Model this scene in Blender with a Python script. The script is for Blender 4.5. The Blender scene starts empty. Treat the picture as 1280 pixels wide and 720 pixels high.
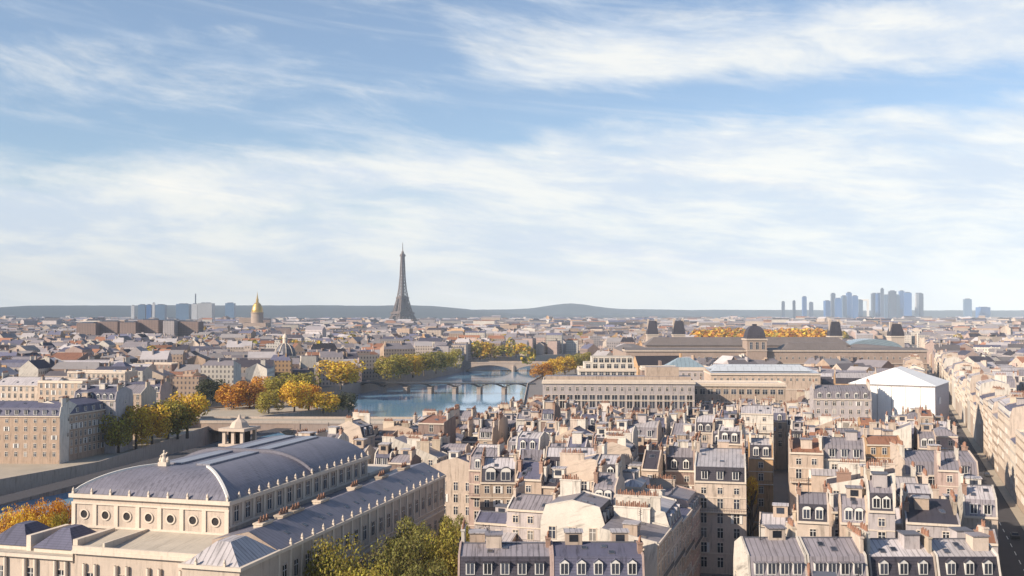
import bpy, math, random
from mathutils import Vector, Matrix, noise as mnoise
R = math.radians
random.seed(7)
SC = bpy.context.scene
COL = SC.collection

# ------------------------------------------------------------------ camera
CAMZ, FPX, HOR = 55.0, 1300.0, 393.0            # eye height, focal length and horizon row in 1280x720 pixels
PITCH = math.atan((HOR - 360) / FPX)
cam = bpy.data.objects.new('camera', bpy.data.cameras.new('camera'))
COL.objects.link(cam); SC.camera = cam
cam.data.sensor_width = 36; cam.data.lens = FPX / 1280 * 36
cam.data.clip_start = 1; cam.data.clip_end = 40000
cam.location = (0, 0, CAMZ); cam.rotation_euler = (R(90) + PITCH, 0, 0)

# ------------------------------------------------------------------ light
SUN_AZ, SUN_EL = (-0.86, -0.51), 28.5
sd = Vector((SUN_AZ[0] * math.cos(R(SUN_EL)), SUN_AZ[1] * math.cos(R(SUN_EL)), math.sin(R(SUN_EL))))
sun = bpy.data.objects.new('sun', bpy.data.lights.new('sun', 'SUN'))
COL.objects.link(sun)
sun.data.energy = 5.0; sun.data.angle = R(0.5); sun.data.color = (1.0, 0.85, 0.67)
sun.rotation_euler = (-sd).to_track_quat('-Z', 'Y').to_euler()
VS = SC.view_settings
VS.view_transform = 'Standard'; VS.look = 'None'; VS.gamma = 1; VS.exposure = 0.68
SC.render.engine = 'CYCLES'
SC.cycles.use_denoising = True
SC.cycles.max_bounces = 5; SC.cycles.diffuse_bounces = 3; SC.cycles.glossy_bounces = 2; SC.cycles.volume_bounces = 0
SC.cycles.sample_clamp_indirect = 4


class N:
    """node arithmetic: wraps a socket"""
    def __init__(s, nt, sock): s.nt, s.s = nt, sock
    def _m(s, op, *a, clamp=False):
        n = s.nt.nodes.new('ShaderNodeMath'); n.operation = op; n.use_clamp = clamp
        for i, x in enumerate((s,) + a):
            if isinstance(x, N): s.nt.links.new(x.s, n.inputs[i])
            else: n.inputs[i].default_value = x
        return N(s.nt, n.outputs[0])
    def __add__(s, o): return s._m('ADD', o)
    def __radd__(s, o): return s._m('ADD', o)
    def __sub__(s, o): return s._m('SUBTRACT', o)
    def __rsub__(s, o): return s * -1.0 + o
    def __mul__(s, o): return s._m('MULTIPLY', o)
    def __rmul__(s, o): return s._m('MULTIPLY', o)
    def __truediv__(s, o): return s._m('DIVIDE', o)
    def mod(s, o): return s._m('FLOORED_MODULO', o)
    def lt(s, o): return s._m('LESS_THAN', o)
    def gt(s, o): return s._m('GREATER_THAN', o)
    def mx(s, o): return s._m('MAXIMUM', o)
    def clamp(s): return s._m('ADD', 0.0, clamp=True)
    def pw(s, o): return s._m('POWER', o)
    def smooth(s, a, b):
        n = s.nt.nodes.new('ShaderNodeMapRange'); n.interpolation_type = 'SMOOTHSTEP'
        s.nt.links.new(s.s, n.inputs[0]); n.inputs[1].default_value = a; n.inputs[2].default_value = b
        return N(s.nt, n.outputs[0])
def xyz(nt, sock):
    n = nt.nodes.new('ShaderNodeSeparateXYZ'); nt.links.new(sock, n.inputs[0])
    return [N(nt, o) for o in n.outputs]
def vec(nt, *a):
    n = nt.nodes.new('ShaderNodeCombineXYZ')
    for i, x in enumerate(a):
        if isinstance(x, N): nt.links.new(x.s, n.inputs[i])
        else: n.inputs[i].default_value = x
    return n.outputs[0]
def nz(nt, v, scale, detail=4, rough=.55, dist=0.0):
    n = nt.nodes.new('ShaderNodeTexNoise')
    if v is not None: nt.links.new(v, n.inputs['Vector'])
    n.inputs['Scale'].default_value = scale; n.inputs['Detail'].default_value = detail
    n.inputs['Roughness'].default_value = rough; n.inputs['Distortion'].default_value = dist
    return N(nt, n.outputs[0])
def mixc(nt, f, a, b, blend='MIX'):
    n = nt.nodes.new('ShaderNodeMix'); n.data_type = 'RGBA'; n.blend_type = blend
    for i, x in ((0, f), (6, a), (7, b)):
        if isinstance(x, N): nt.links.new(x.s, n.inputs[i])
        elif hasattr(x, 'is_output'): nt.links.new(x, n.inputs[i])
        elif i == 0: n.inputs[0].default_value = x
        else: n.inputs[i].default_value = (*x, 1)
    return n.outputs[2]

# ------------------------------------------------------------------ sky with cirrus
W = bpy.data.worlds.new('World'); SC.world = W; W.use_nodes = True
nt = W.node_tree; nt.nodes.clear()
wo = nt.nodes.new('ShaderNodeOutputWorld'); bg = nt.nodes.new('ShaderNodeBackground')
nt.links.new(bg.outputs[0], wo.inputs[0])
sky = nt.nodes.new('ShaderNodeTexSky'); sky.sky_type = 'NISHITA'; sky.sun_disc = False
sky.sun_elevation = R(SUN_EL); sky.sun_rotation = math.atan2(*SUN_AZ) % (2 * math.pi)
sky.altitude = 100; sky.air_density = 1.0; sky.dust_density = 0.6; sky.ozone_density = 2.2
tc = nt.nodes.new('ShaderNodeTexCoord')
dx, dy, dz = xyz(nt, tc.outputs['Generated'])
hyp = (dx * dx + dy * dy)._m('SQRT').mx(0.02)
el = dz / hyp                                    # tangent of the elevation
az = dx / (dy._m('ABSOLUTE').mx(0.2))            # tangent of the bearing
warp = nz(nt, vec(nt, az * 1.6, el * 5.0, 0.0), 1.0, 3)
n1 = nz(nt, vec(nt, az * 3.0 + el * 2.5 + warp * 1.2, el * 12.5 + az * 1.1 + warp * 1.8, 3.7), 1.35, 10, .62, .15)
n2 = nz(nt, vec(nt, az * 15.0 + el * 12.0, el * 44.0 + az * 5.0 + warp * 4.0, 9.1), 1.0, 7, .65, .2)
n3 = nz(nt, vec(nt, az * 2.2, el * 9.0 - az * 1.2, 1.3), 1.6, 3)
tilt = el - az * 0.055
main = ((tilt - 0.152) * -1.0).smooth(-0.040, 0.030)                             # the big bank, higher to one side
upper = ((el - 0.252 + az * 0.01)._m('ABSOLUTE') * -1.0).smooth(-0.050, -0.012) * (az + 0.02).smooth(-0.10, 0.10)
low = (el * -1.0).smooth(-0.09, 0.0)
cov = main * 0.30 + upper * 0.24 + low * 0.16 + (n3 - 0.5) * 0.34
dens = (n1 * 0.66 + n2 * 0.34 + cov - 0.485)
mask = dens.smooth(-0.02, 0.30)
streak = nz(nt, vec(nt, az * 1.3 + el * 3.0, el * 30.0 + az * 3.4, 5.5), 1.6, 8, .62, .4)
west = dy.smooth(-0.15, 0.45)                   # the bank lies ahead; the sky behind the viewer is clear
mask = ((mask * 0.86 + streak.smooth(.50, .78) * 0.30).clamp() * west).clamp()
skyc = mixc(nt, 1.0, sky.outputs[0], (0.98, 1.03, 1.10), 'MULTIPLY')
skyc = mixc(nt, west * 0.12, skyc, (6.0, 6.9, 7.6))
shade = nz(nt, vec(nt, az * 5.0 + 4.0 + el * 2.0, el * 24.0 + az * 2.0 + warp * 2.4, 0.0), 1.3, 9, .66, .15)
CLOUD = mixc(nt, shade.smooth(.36, .64), (5.5, 6.15, 7.0), (8.0, 7.9, 7.4))
CLOUD = mixc(nt, (el * -1.0).smooth(-0.06, -0.0) * 0.75, CLOUD, (7.9, 7.95, 7.45))
nt.links.new(mixc(nt, mask, skyc, CLOUD), bg.inputs[0])
bg.inputs[1].default_value = 0.082

# ------------------------------------------------------------------ materials
M = {}
def mat(name, col, rough=.8, var=.25, nscale=.5, orand=.0, seams=None, win=None, metal=0, stain=0.0, island=0, spec=None, bump=0, hue=0.0, tile=None):
    m = bpy.data.materials.new(name); m.use_nodes = True; M[name] = m
    nt = m.node_tree; b = nt.nodes['Principled BSDF']; b.inputs['Roughness'].default_value = rough; b.inputs['Metallic'].default_value = metal
    if spec is not None: b.inputs['Specular IOR Level'].default_value = spec
    tc = nt.nodes.new('ShaderNodeTexCoord'); geo = nt.nodes.new('ShaderNodeNewGeometry')
    P = geo.outputs['Position']
    f = nz(nt, P, nscale, 5, .6) * (2 * var) + (1 - var)
    f = f * (nz(nt, P, nscale * 7, 2) * (var) + (1 - var * .5))
    oi = nt.nodes.new('ShaderNodeObjectInfo'); orn = N(nt, oi.outputs['Random'])
    if orand: f = f * (orn * (2 * orand) + (1 - orand))
    if island: f = f * (N(nt, geo.outputs['Random Per Island']) * (2 * island) + (1 - island))
    u, v, _ = xyz(nt, tc.outputs['UV'])
    if stain: f = f * (1.0 - nz(nt, vec(nt, u * 1.6, v * .16, orn * 30.0), 1.0, 4, .7).smooth(.48, .75) * stain)
    if seams: f = f * (1.0 - (u.mod(seams[0]) / seams[0]).lt(seams[2]) * seams[1])
    c = mixc(nt, 1.0, (1, 1, 1), col, 'MULTIPLY')
    n = nt.nodes.new('ShaderNodeMix'); n.data_type = 'RGBA'; n.blend_type = 'MULTIPLY'; n.inputs[0].default_value = 1
    n.inputs[6].default_value = (*col, 1); nt.links.new(vec(nt, f, f, f), n.inputs[7]); c = n.outputs[2]
    if hue:
        h = nt.nodes.new('ShaderNodeHueSaturation'); nt.links.new(c, h.inputs['Color'])
        k = N(nt, geo.outputs['Random Per Island']) if island else orn
        nt.links.new((k * (2 * hue) + (.5 - hue)).s, h.inputs['Hue']); c = h.outputs[0]
    if tile:
        c = mixc(nt, (v.mod(tile) / tile).lt(.22) * .45, c, tuple(x * .4 for x in col))
    if win:                                        # far houses: rows of windows too small to build
        w = (u.mod(win[0]) / win[0]).gt(.60) * (v.mod(3.2) / 3.2).gt(.48)
        c = mixc(nt, w * .8, c, (.035, .035, .05))
    nt.links.new(c, b.inputs['Base Color'])
    if bump:
        bn = nt.nodes.new('ShaderNodeBump'); bn.inputs['Strength'].default_value = bump; bn.inputs['Distance'].default_value = .1
        nt.links.new(nz(nt, P, 3, 4).s, bn.inputs['Height']); nt.links.new(bn.outputs[0], b.inputs['Normal'])
    return m
WALLS = {'cream': (.48, .395, .33), 'pale grey': (.39, .35, .35), 'white': (.54, .495, .44), 'ochre': (.46, .29, .16),
         'pinkish': (.41, .305, .27), 'brown': (.25, .18, .155), 'rosy': (.36, .265, .20), 'buff': (.41, .32, .255)}
for k, c in WALLS.items():
    mat('wall ' + k, c, .9, .22, .5, .14, stain=.55)
    mat('far ' + k, tuple(x * .9 for x in c), .9, .2, .05, .0, win=(2.6,), island=.32)
ROOFS = {'pale zinc': (.43, .40, .41), 'grey zinc': (.225, .205, .225), 'dark slate': (.05, .046, .06), 'blue slate': (.105, .105, .155), 'red tile': (.25, .12, .075)}
for k, c in ROOFS.items():
    z = 'zinc' in k
    mat('roof ' + k, c, .5 if z else .6, .2, .4, .16, seams=(.85, .42, .17) if z else None, stain=.6, tile=None if z else .45, spec=.25)
    mat('farroof ' + k, tuple(x * .68 for x in c) if z else c, .8, .25, .08, 0, island=.5, spec=.2)
mat('stone', (.45, .375, .315), .9, .16, .3, .0, stain=.32)
mat('stone light', (.57, .49, .41), .9, .14, .3, .05, stain=.2)
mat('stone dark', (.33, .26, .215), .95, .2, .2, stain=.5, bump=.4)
mat('white frame', (.62, .60, .57), .6, .1, 2)
mat('curtain', (.22, .21, .20), .4, .3, .8, .5)
mat('pane', (.035, .04, .055), .12, .3, .8, .6, spec=.6)
mat('palace slate', (.135, .115, .11), .7, .25, .1, stain=.3)
mat('palace stone', (.31, .235, .195), .9, .2, .1, stain=.3)
mat('opening shade', (.02, .018, .02), .9, .2, 1)  # near-black colour for shade in round windows, the belvedere and under bridge arches
mat('pot', (.24, .125, .085), .85, .3, 2, island=.35)
mat('chimney plaster', (.45, .37, .29), .9, .25, .8, .3, stain=.4)
mat('chimney brick', (.30, .19, .145), .9, .25, .8, .25, tile=.3)
mat('iron', (.03, .03, .035), .5, .2, 1)
mat('theatre roof', (.155, .15, .185), .48, .26, .3, 0, seams=(.9, .3, .12), stain=.5, spec=.35)
mat('theatre glazing', (.20, .20, .24), .3, .2, .5, seams=(1.1, .3, .2))
mat('terrace', (.42, .37, .305), .85, .2, .4, stain=.3, seams=(4.0, .2, .03))
mat('sheet white', (.78, .77, .75), .6, .07, .25, seams=(5.3, .14, .03), bump=.5, stain=.12)
mat('sheet shaded', (.42, .39, .42), .6, .12, .2, seams=(3, .2, .05))  # white sheeting with shade put into its colour, for the tent's side
mat('glass roof', (.20, .26, .30), .2, .25, .3, seams=(2.2, .35, .12), spec=.6)
mat('metal roof', (.40, .43, .47), .4, .15, .2, seams=(4, .2, .1))
mat('asphalt', (.045, .042, .048), .9, .25, .3)
mat('paving', (.34, .295, .235), .9, .25, .12)
mat('city ground', (.16, .145, .14), .95, .3, .02)
mat('kerb', (.36, .33, .29), .9, .15, 1)
mat('road paint', (.75, .75, .72), .7, .15, 1)
mat('tower iron', (.115, .085, .075), .7, .15, .05)
mat('gilt', (.50, .33, .10), .35, .2, .3, metal=.6)
mat('lead', (.10, .10, .12), .6, .2, .3)
mat('bark', (.07, .055, .045), .95, .3, 2)
mat('hazy hill wood', (.022, .036, .045), 1, .3, .004)  # woods tinted bluer, distance haze partly put into the colour
for k, c in {'green': (.20, .18, .045), 'yellow': (.60, .38, .04), 'orange': (.56, .25, .03), 'rust': (.46, .20, .04), 'olive': (.29, .235, .04), 'dark': (.06, .065, .03)}.items():
    mat('leaf ' + k, c, .75, .3, .35, .15, island=.45, hue=.025)
for m in [M[k] for k in M if k.startswith('leaf ')]:
    nt = m.node_tree; b_ = nt.nodes['Principled BSDF']; t_ = nt.nodes.new('ShaderNodeBsdfTranslucent'); x_ = nt.nodes.new('ShaderNodeMixShader')
    nt.links.new(b_.inputs['Base Color'].links[0].from_socket, t_.inputs[0]); x_.inputs[0].default_value = .38
    nt.links.new(b_.outputs[0], x_.inputs[1]); nt.links.new(t_.outputs[0], x_.inputs[2]); nt.links.new(x_.outputs[0], nt.nodes['Material Output'].inputs[0])
for k, c in {'blue': (.04, .10, .24), 'steel': (.09, .15, .24), 'pale': (.42, .43, .45), 'dark': (.05, .065, .10)}.items():
    mat('tower ' + k, c, .3, .12, .01, .2, win=(4.5,) if k in ('pale', 'steel') else None)
m = mat('water', (.16, .32, .48), .05, .1, .02)
nt = m.node_tree; bn = nt.nodes.new('ShaderNodeBump'); bn.inputs['Strength'].default_value = .35; bn.inputs['Distance'].default_value = .07
g = nt.nodes.new('ShaderNodeNewGeometry'); nt.links.new(nz(nt, g.outputs['Position'], .35, 6, .65).s, bn.inputs['Height'])
nt.links.new(bn.outputs[0], nt.nodes['Principled BSDF'].inputs['Normal'])

# ------------------------------------------------------------------ mesh helpers
class MB:
    def __init__(s): s.v, s.f, s.m, s.uv = [], [], [], []
    def poly(s, pts, mi=0, uo=(0, 0)):
        b = len(s.v); P = [Vector(p) for p in pts]; s.v += [tuple(p) for p in P]
        s.f.append(tuple(range(b, b + len(P)))); s.m.append(mi)
        n = Vector()
        for i in range(len(P)): n += (P[i] - P[0]).cross(P[(i + 1) % len(P)] - P[0])
        x = P[1] - P[0]
        if x.length < 1e-6: x = P[2] - P[0]
        x = x.normalized() if x.length > 1e-6 else Vector((1, 0, 0))
        y = n.normalized().cross(x) if n.length > 1e-9 else Vector((0, 0, 1))
        s.uv.append([((p - P[0]).dot(x) + uo[0], (p - P[0]).dot(y) + uo[1]) for p in P])
    def box(s, x0, y0, z0, x1, y1, z1, mi=0, top=None, bottom=False):
        t = mi if top is None else top
        s.poly([(x0, y0, z0), (x1, y0, z0), (x1, y0, z1), (x0, y0, z1)], mi)
        s.poly([(x1, y0, z0), (x1, y1, z0), (x1, y1, z1), (x1, y0, z1)], mi)
        s.poly([(x1, y1, z0), (x0, y1, z0), (x0, y1, z1), (x1, y1, z1)], mi)
        s.poly([(x0, y1, z0), (x0, y0, z0), (x0, y0, z1), (x0, y1, z1)], mi)
        s.poly([(x0, y0, z1), (x1, y0, z1), (x1, y1, z1), (x0, y1, z1)], t)
        if bottom: s.poly([(x0, y1, z0), (x1, y1, z0), (x1, y0, z0), (x0, y0, z0)], mi)
    def ring(s, cx, cy, prof, n, mi=0, ph=0, cap=True, sx=1, sy=1):
        """prof: [(r, z), ...] bottom to top"""
        c = [(math.cos(2 * math.pi * i / n + ph), math.sin(2 * math.pi * i / n + ph)) for i in range(n)]
        for (r0, z0), (r1, z1) in zip(prof, prof[1:]):
            for i in range(n):
                a, b = c[i], c[(i + 1) % n]
                q = [(cx + a[0] * r0 * sx, cy + a[1] * r0 * sy, z0), (cx + b[0] * r0 * sx, cy + b[1] * r0 * sy, z0),
                     (cx + b[0] * r1 * sx, cy + b[1] * r1 * sy, z1), (cx + a[0] * r1 * sx, cy + a[1] * r1 * sy, z1)]
                if r1 < 1e-4: q = q[:3]
                s.poly(q, mi)
        r, z = prof[-1]
        if cap and r > 1e-4: s.poly([(cx + a[0] * r * sx, cy + a[1] * r * sy, z) for a in c], mi)
    def beam(s, p, q, t, mi=0):
        p, q = Vector(p), Vector(q); d = (q - p)
        if d.length < 1e-6: return
        d.normalize(); a = d.cross(Vector((0, 0, 1)))
        a = a.normalized() if a.length > .05 else Vector((1, 0, 0))
        b = d.cross(a) * (t / 2); a = a * (t / 2)
        o = [a + b, b - a, -a - b, a - b]
        for i in range(4):
            j = (i + 1) % 4; s.poly([p + o[i], p + o[j], q + o[j], q + o[i]], mi)
    def hip(s, x0, y0, x1, y1, z0, z1, inset, mi=0):
        w, d = x1 - x0, y1 - y0; ins = min(inset, w / 2, d / 2)
        a = [(x0, y0, z0), (x1, y0, z0), (x1, y1, z0), (x0, y1, z0)]
        b = [(x0 + ins, y0 + ins, z1), (x1 - ins, y0 + ins, z1), (x1 - ins, y1 - ins, z1), (x0 + ins, y1 - ins, z1)]
        for i in range(4):
            j = (i + 1) % 4; s.poly([a[i], a[j], b[j], b[i]], mi)
        s.poly(b, mi)
    def mesh(s, name, mats):
        me = bpy.data.meshes.new(name); me.from_pydata(s.v, [], s.f)
        for k in mats: me.materials.append(M[k] if isinstance(k, str) else k)
        me.polygons.foreach_set('material_index', s.m)
        l = me.uv_layers.new(name='UVMap'); l.data.foreach_set('uv', [c for f in s.uv for p in f for c in p])
        return me
    def build(s, name, mats, parent=None, loc=(0, 0, 0), rz=0):
        return put(name, s.mesh(name, mats), parent, loc, rz)
def put(name, me, parent=None, loc=(0, 0, 0), rz=0):
    o = bpy.data.objects.new(name, me); COL.objects.link(o); o.parent = parent
    o.location = loc; o.rotation_euler = (0, 0, rz); return o
def thing(name, label, cat, loc=(0, 0, 0), rz=0, group=None):
    o = put(name, None, None, loc, rz); o.empty_display_size = 1
    return tag(o, label, cat, group)
def tag(o, label, cat, group=None):
    o['label'] = label; o['category'] = cat
    if group: o['group'] = group
    return o
def kind(o, k): o['kind'] = k; return o
def at(px, py, z):
    """plan position of the photograph's pixel at height z"""
    a, v = (px - 640) / FPX, (360 - py) / FPX
    f = math.cos(PITCH) - v * math.sin(PITCH); u = v * math.cos(PITCH) + math.sin(PITCH)
    t = (z - CAMZ) / u; return a * t, f * t
def rect(x, y, rz, x0, y0, x1, y1):
    c, s = math.cos(rz), math.sin(rz)
    return [(x + a * c - b * s, y + a * s + b * c) for a, b in ((x0, y0), (x1, y0), (x1, y1), (x0, y1))]
def hit(A, B):
    for P in (A, B):
        for i in range(len(P)):
            ex, ey = P[(i + 1) % len(P)][0] - P[i][0], P[(i + 1) % len(P)][1] - P[i][1]
            a = [p[0] * ey - p[1] * ex for p in A]; b = [p[0] * ey - p[1] * ex for p in B]
            if max(a) <= min(b) + 1e-3 or max(b) <= min(a) + 1e-3: return False
    return True
def inside(p, poly):
    x, y = p; r = False
    for i in range(len(poly)):
        (x1, y1), (x2, y2) = poly[i], poly[i - 1]
        if (y1 > y) != (y2 > y) and x < (x2 - x1) * (y - y1) / (y2 - y1) + x1: r = not r
    return r
TAKEN = []
def taken(q):
    xs = [p[0] for p in q]; ys = [p[1] for p in q]
    for b, T in TAKEN:
        if b[0] < max(xs) and b[1] > min(xs) and b[2] < max(ys) and b[3] > min(ys) and hit(q, T): return True
    return False
def take(q):
    xs = [p[0] for p in q]; ys = [p[1] for p in q]; TAKEN.append(((min(xs), max(xs), min(ys), max(ys)), q))
# ------------------------------------------------------------------ shared parts
def win_mesh(w, h, frame='stone light', pane='pane', bars=True):
    b = MB(); t = .14
    b.box(-w / 2 - t, -.09, -.1, w / 2 + t, 0, 0, 0, bottom=True)
    b.box(-w / 2 - t, -.07, 0, -w / 2, 0, h, 0); b.box(w / 2, -.07, 0, w / 2 + t, 0, h, 0)
    b.box(-w / 2 - t, -.1, h, w / 2 + t, 0, h + .18, 0, bottom=True)
    b.poly([(-w / 2, -.02, 0), (w / 2, -.02, 0), (w / 2, -.02, h), (-w / 2, -.02, h)], 1)
    if bars:
        b.box(-.05, -.045, 0, .05, -.022, h, 2); b.box(-w / 2, -.044, h * .66, w / 2, -.022, h * .66 + .08, 2)
    if pane == 'shut':
        for s in (-1, 1): b.box(s * w * .78 - w * .24, -.12, 0, s * w * .78 + w * .24, -.001, h, 2)
    return b.mesh('window', [frame, 'curtain' if pane == 'curtain' else 'pane', 'white frame'])
WIN = {'tall': win_mesh(1.15, 2.05), 'mid': win_mesh(1.05, 1.6), 'low': win_mesh(1.0, 1.25), 'hall': win_mesh(1.3, 2.4, 'stone'),
       'wide': win_mesh(2.2, 2.2), 'bay': win_mesh(2.3, 5.6, 'stone light')}
ALT = {k: [win_mesh(w, h, 'stone light', p) for p in ('curtain', 'shut')] for k, w, h in (('tall', 1.15, 2.05), ('mid', 1.05, 1.6))}
def round_window():
    b = MB(); n = 20
    for i in range(n):
        a0, a1 = 2 * math.pi * i / n, 2 * math.pi * (i + 1) / n
        p = lambda r, a, y: (r * math.sin(a), y, r * math.cos(a))
        b.poly([p(.85, a0, -.16), p(.85, a1, -.16), p(1.15, a1, -.16), p(1.15, a0, -.16)][::-1], 0)
        b.poly([p(1.15, a0, -.16), p(1.15, a1, -.16), p(1.15, a1, 0), p(1.15, a0, 0)][::-1], 0)
        b.poly([p(.85, a0, -.16), p(.85, a0, -.02), p(.85, a1, -.02), p(.85, a1, -.16)][::-1], 0)
        b.poly([(0, -.03, 0), p(.86, a1, -.03), p(.86, a0, -.03)][::-1], 1)
    return b.mesh('round_window', ['stone light', 'opening shade'])
WIN['round'] = round_window()
def dormer_mesh(w, h, d, style, roof):
    b = MB()
    b.box(-w / 2, 0, 0, w / 2, d, h, 0)
    b.poly([(-w / 2 + .16, -.03, .12), (w / 2 - .16, -.03, .12), (w / 2 - .16, -.03, h - .1), (-w / 2 + .16, -.03, h - .1)], 1)
    b.box(-.04, -.06, .12, .04, -.032, h - .1, 0)
    e = .12
    if style == 'gable':
        r = h + w * .38
        b.poly([(-w / 2, -.01, h), (w / 2, -.01, h), (0, -.01, r)], 0)
        b.poly([(-w / 2 - e, -.1, h), (0, -.1, r + .08), (0, d + .3, r + .08), (-w / 2 - e, d + .3, h)][::-1], 2)
        b.poly([(w / 2 + e, -.1, h), (w / 2 + e, d + .3, h), (0, d + .3, r + .08), (0, -.1, r + .08)][::-1], 2)
    elif style == 'arch':
        k = 8; pts = [((w / 2 + e) * math.cos(math.pi * i / k), h + (w * .42) * math.sin(math.pi * i / k)) for i in range(k + 1)]
        b.poly([(x, -.02, z) for x, z in reversed(pts)][::-1], 0)
        for (x0, z0), (x1, z1) in zip(pts, pts[1:]):
            b.poly([(x0, -.12, z0), (x1, -.12, z1), (x1, d + .3, z1), (x0, d + .3, z0)][::-1], 2)
    else:
        b.box(-w / 2 - e, -.14, h, w / 2 + e, d + .6, h + .12, 2, bottom=True)
    return b.mesh('dormer', ['white frame', 'pane', roof])
DORM = {(s, r): dormer_mesh(1.35, 1.75, 1.5, s, 'roof ' + r) for s in ('gable', 'arch', 'flat') for r in ROOFS}
BIGD = dormer_mesh(2.2, 2.0, 1.6, 'arch', 'roof dark slate')
def chimney_mesh(l, h, w, m, n):
    """stack running along local y"""
    b = MB(); b.box(-w / 2, 0, -2.5, w / 2, l, h, 0); b.box(-w / 2 - .1, -.1, h - .22, w / 2 + .1, l + .1, h + .02, 0, bottom=True)
    for i in range(n):
        r = .12 + .03 * ((i * 7) % 3); b.ring(((i * 5) % 3 - 1) * .06, .3 + (l - .6) * (i + .5) / n, [(r, h + .02), (r * .8, h + .55 + .22 * ((i * 5) % 3))], 6, 1)
    return b.mesh('chimney', [m, 'pot'])
CHIM = [chimney_mesh(l, h, w, m, n) for l, h, w, m, n in ((2.4, 1.4, .6, 'chimney plaster', 6), (3.6, 1.8, .5, 'chimney plaster', 9), (1.5, 1.3, .7, 'chimney brick', 4),
        (2.8, 1.3, .6, 'chimney brick', 7), (4.6, 2.1, .5, 'wall white', 11), (5.4, 1.7, .5, 'wall cream', 13), (2.0, 2.3, .7, 'wall cream', 5), (3.8, 2.4, .5, 'wall white', 9))]
b = MB(); b.box(-1.3, -1.2, -1.5, 1.3, 1.2, 1.7, 0); b.box(-1.5, -1.4, 1.7, 1.5, 1.4, 1.85, 1, bottom=True); b.poly([(-.7, -1.22, .3), (.7, -1.22, .3), (.7, -1.22, 1.4), (-.7, -1.22, 1.4)], 2)
HUT = [b.mesh('roof_hut', [w, r, 'pane']) for w, r in (('wall white', 'roof pale zinc'), ('wall cream', 'roof grey zinc'), ('wall buff', 'roof pale zinc'), ('wall pale grey', 'lead'))]
b = MB(); b.beam((0, 0, -1), (0, 0, 3.2), .09); [b.beam((-.7 + .1 * i, 0, 2.2 + .3 * i), (.7 - .1 * i, 0, 2.2 + .3 * i), .06) for i in range(3)]; ANT = b.mesh('antenna', ['iron'])
b = MB(); b.box(-.45, -.55, 0, .45, .55, .12, 0); b.poly([(-.36, -.46, .13), (.36, -.46, .13), (.36, .46, .13), (-.36, .46, .13)], 1)
SKYL = b.mesh('skylight', ['lead', 'pane'])
b = MB(); b.box(-.6, -.5, 0, .6, .5, .9, 0); b.box(-.7, -.6, .9, .7, .6, 1.0, 0, bottom=True)
VENT = b.mesh('roof_vent', ['metal roof'])

# ------------------------------------------------------------------ houses
HOUSES = []
def prof_of(roof, d, pitch):
    if roof == 'mansard': return [(0, 0), (.9, 2.9), (d / 2, 2.9 + d * .5 * pitch * .55), (d - .9, 2.9), (d, 0)]
    if roof == 'gable': return [(0, 0), (d / 2, d / 2 * pitch), (d, 0)]
    if roof == 'shed': return [(0, 0), (d, d * pitch * .6)]
    return [(0, 0), (d, .02)]
def house(x, y, rz, w, d, h, roof='gable', wall='cream', rcol='pale zinc', lod=0, sides='F', label=None, rng=random, ndorm=None, pitch=.5, dstyle=None,
          nchim=None, floors=None, wtype=None, cat='house', name='town_house', cover=True, every=2.7, seg=None, group='houses of the old quarter', wmax=90):
    """front along local -y; x, y is the middle of the front at ground level"""
    root = thing(name, label or '', cat, (x, y, 0), rz, group)
    if cover: take(rect(x, y, rz, -w / 2, 0, w / 2, d))
    if seg and w > 7.5 and lod < 2:                # a taller and a lower half under roofs of their own
        f = rng.uniform(.42, .62); s = rng.choice([-1, 1]); w1 = w * f; w2 = w - w1
        nc, nd = volume(root, s * (w - w1) / 2, 0, w1, d, h, roof, wall, rcol, lod, sides, rng, ndorm, pitch, dstyle, nchim, floors, wtype, every, wmax // 2)
        r2, c2 = seg; volume(root, -s * (w - w2) / 2, rng.uniform(0, 1.5), w2, d * rng.uniform(.7, 1) - 1.5, h - rng.uniform(.8, 3.6), r2, rng.choice([wall, wall, 'white', 'buff']), c2, lod, sides, rng, None, rng.uniform(.3, .7), None, rng.choice([0, 1, 2]), floors, wtype, every, wmax // 2)
    else: nc, nd = volume(root, 0, 0, w, d, h, roof, wall, rcol, lod, sides, rng, ndorm, pitch, dstyle, nchim, floors, wtype, every, wmax)
    if lod < 2 and seg and rng.random() < .75:      # a low annexe in the court behind or before
        aw, ad, ah = w * rng.uniform(.3, .6), rng.uniform(2, 4), h - rng.uniform(2.5, 6); b = MB(); x0 = rng.uniform(-w / 2, w / 2 - aw)
        b.box(x0, -ad, 0, x0 + aw, -.02, ah, 0); b.poly([(x0, -ad, ah), (x0 + aw, -ad, ah), (x0 + aw, 0, ah + .1), (x0, 0, ah + .1)], 0)
        o = b.build('annexe_wall', ['wall ' + rng.choice(['white', 'cream', 'buff', 'pale grey'])], root)
        b = MB(); b.poly([(x0 - .1, -ad - .2, ah + .08), (x0 + aw + .1, -ad - .2, ah + .08), (x0 + aw + .1, 0, ah + 1.2), (x0 - .1, 0, ah + 1.2)], 0)
        b.poly([(x0, -ad, ah), (x0, 0, ah), (x0, 0, ah + 1.15)][::-1], 1); b.poly([(x0 + aw, -ad, ah), (x0 + aw, 0, ah), (x0 + aw, 0, ah + 1.15)], 1)
        b.build('annexe_roof', ['roof ' + rng.choice(['pale zinc', 'grey zinc', 'grey zinc', 'red tile']), 'wall cream'], root)
    rd = {'mansard': 'mansard', 'gable': 'gabled', 'hip': 'hipped', 'shed': 'single-slope', 'flat': 'flat'}[roof]
    HOUSES.append((root, wall, f'{rcol} {rd} roof', nc, nd, x, y, label, h))
    return root
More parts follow.
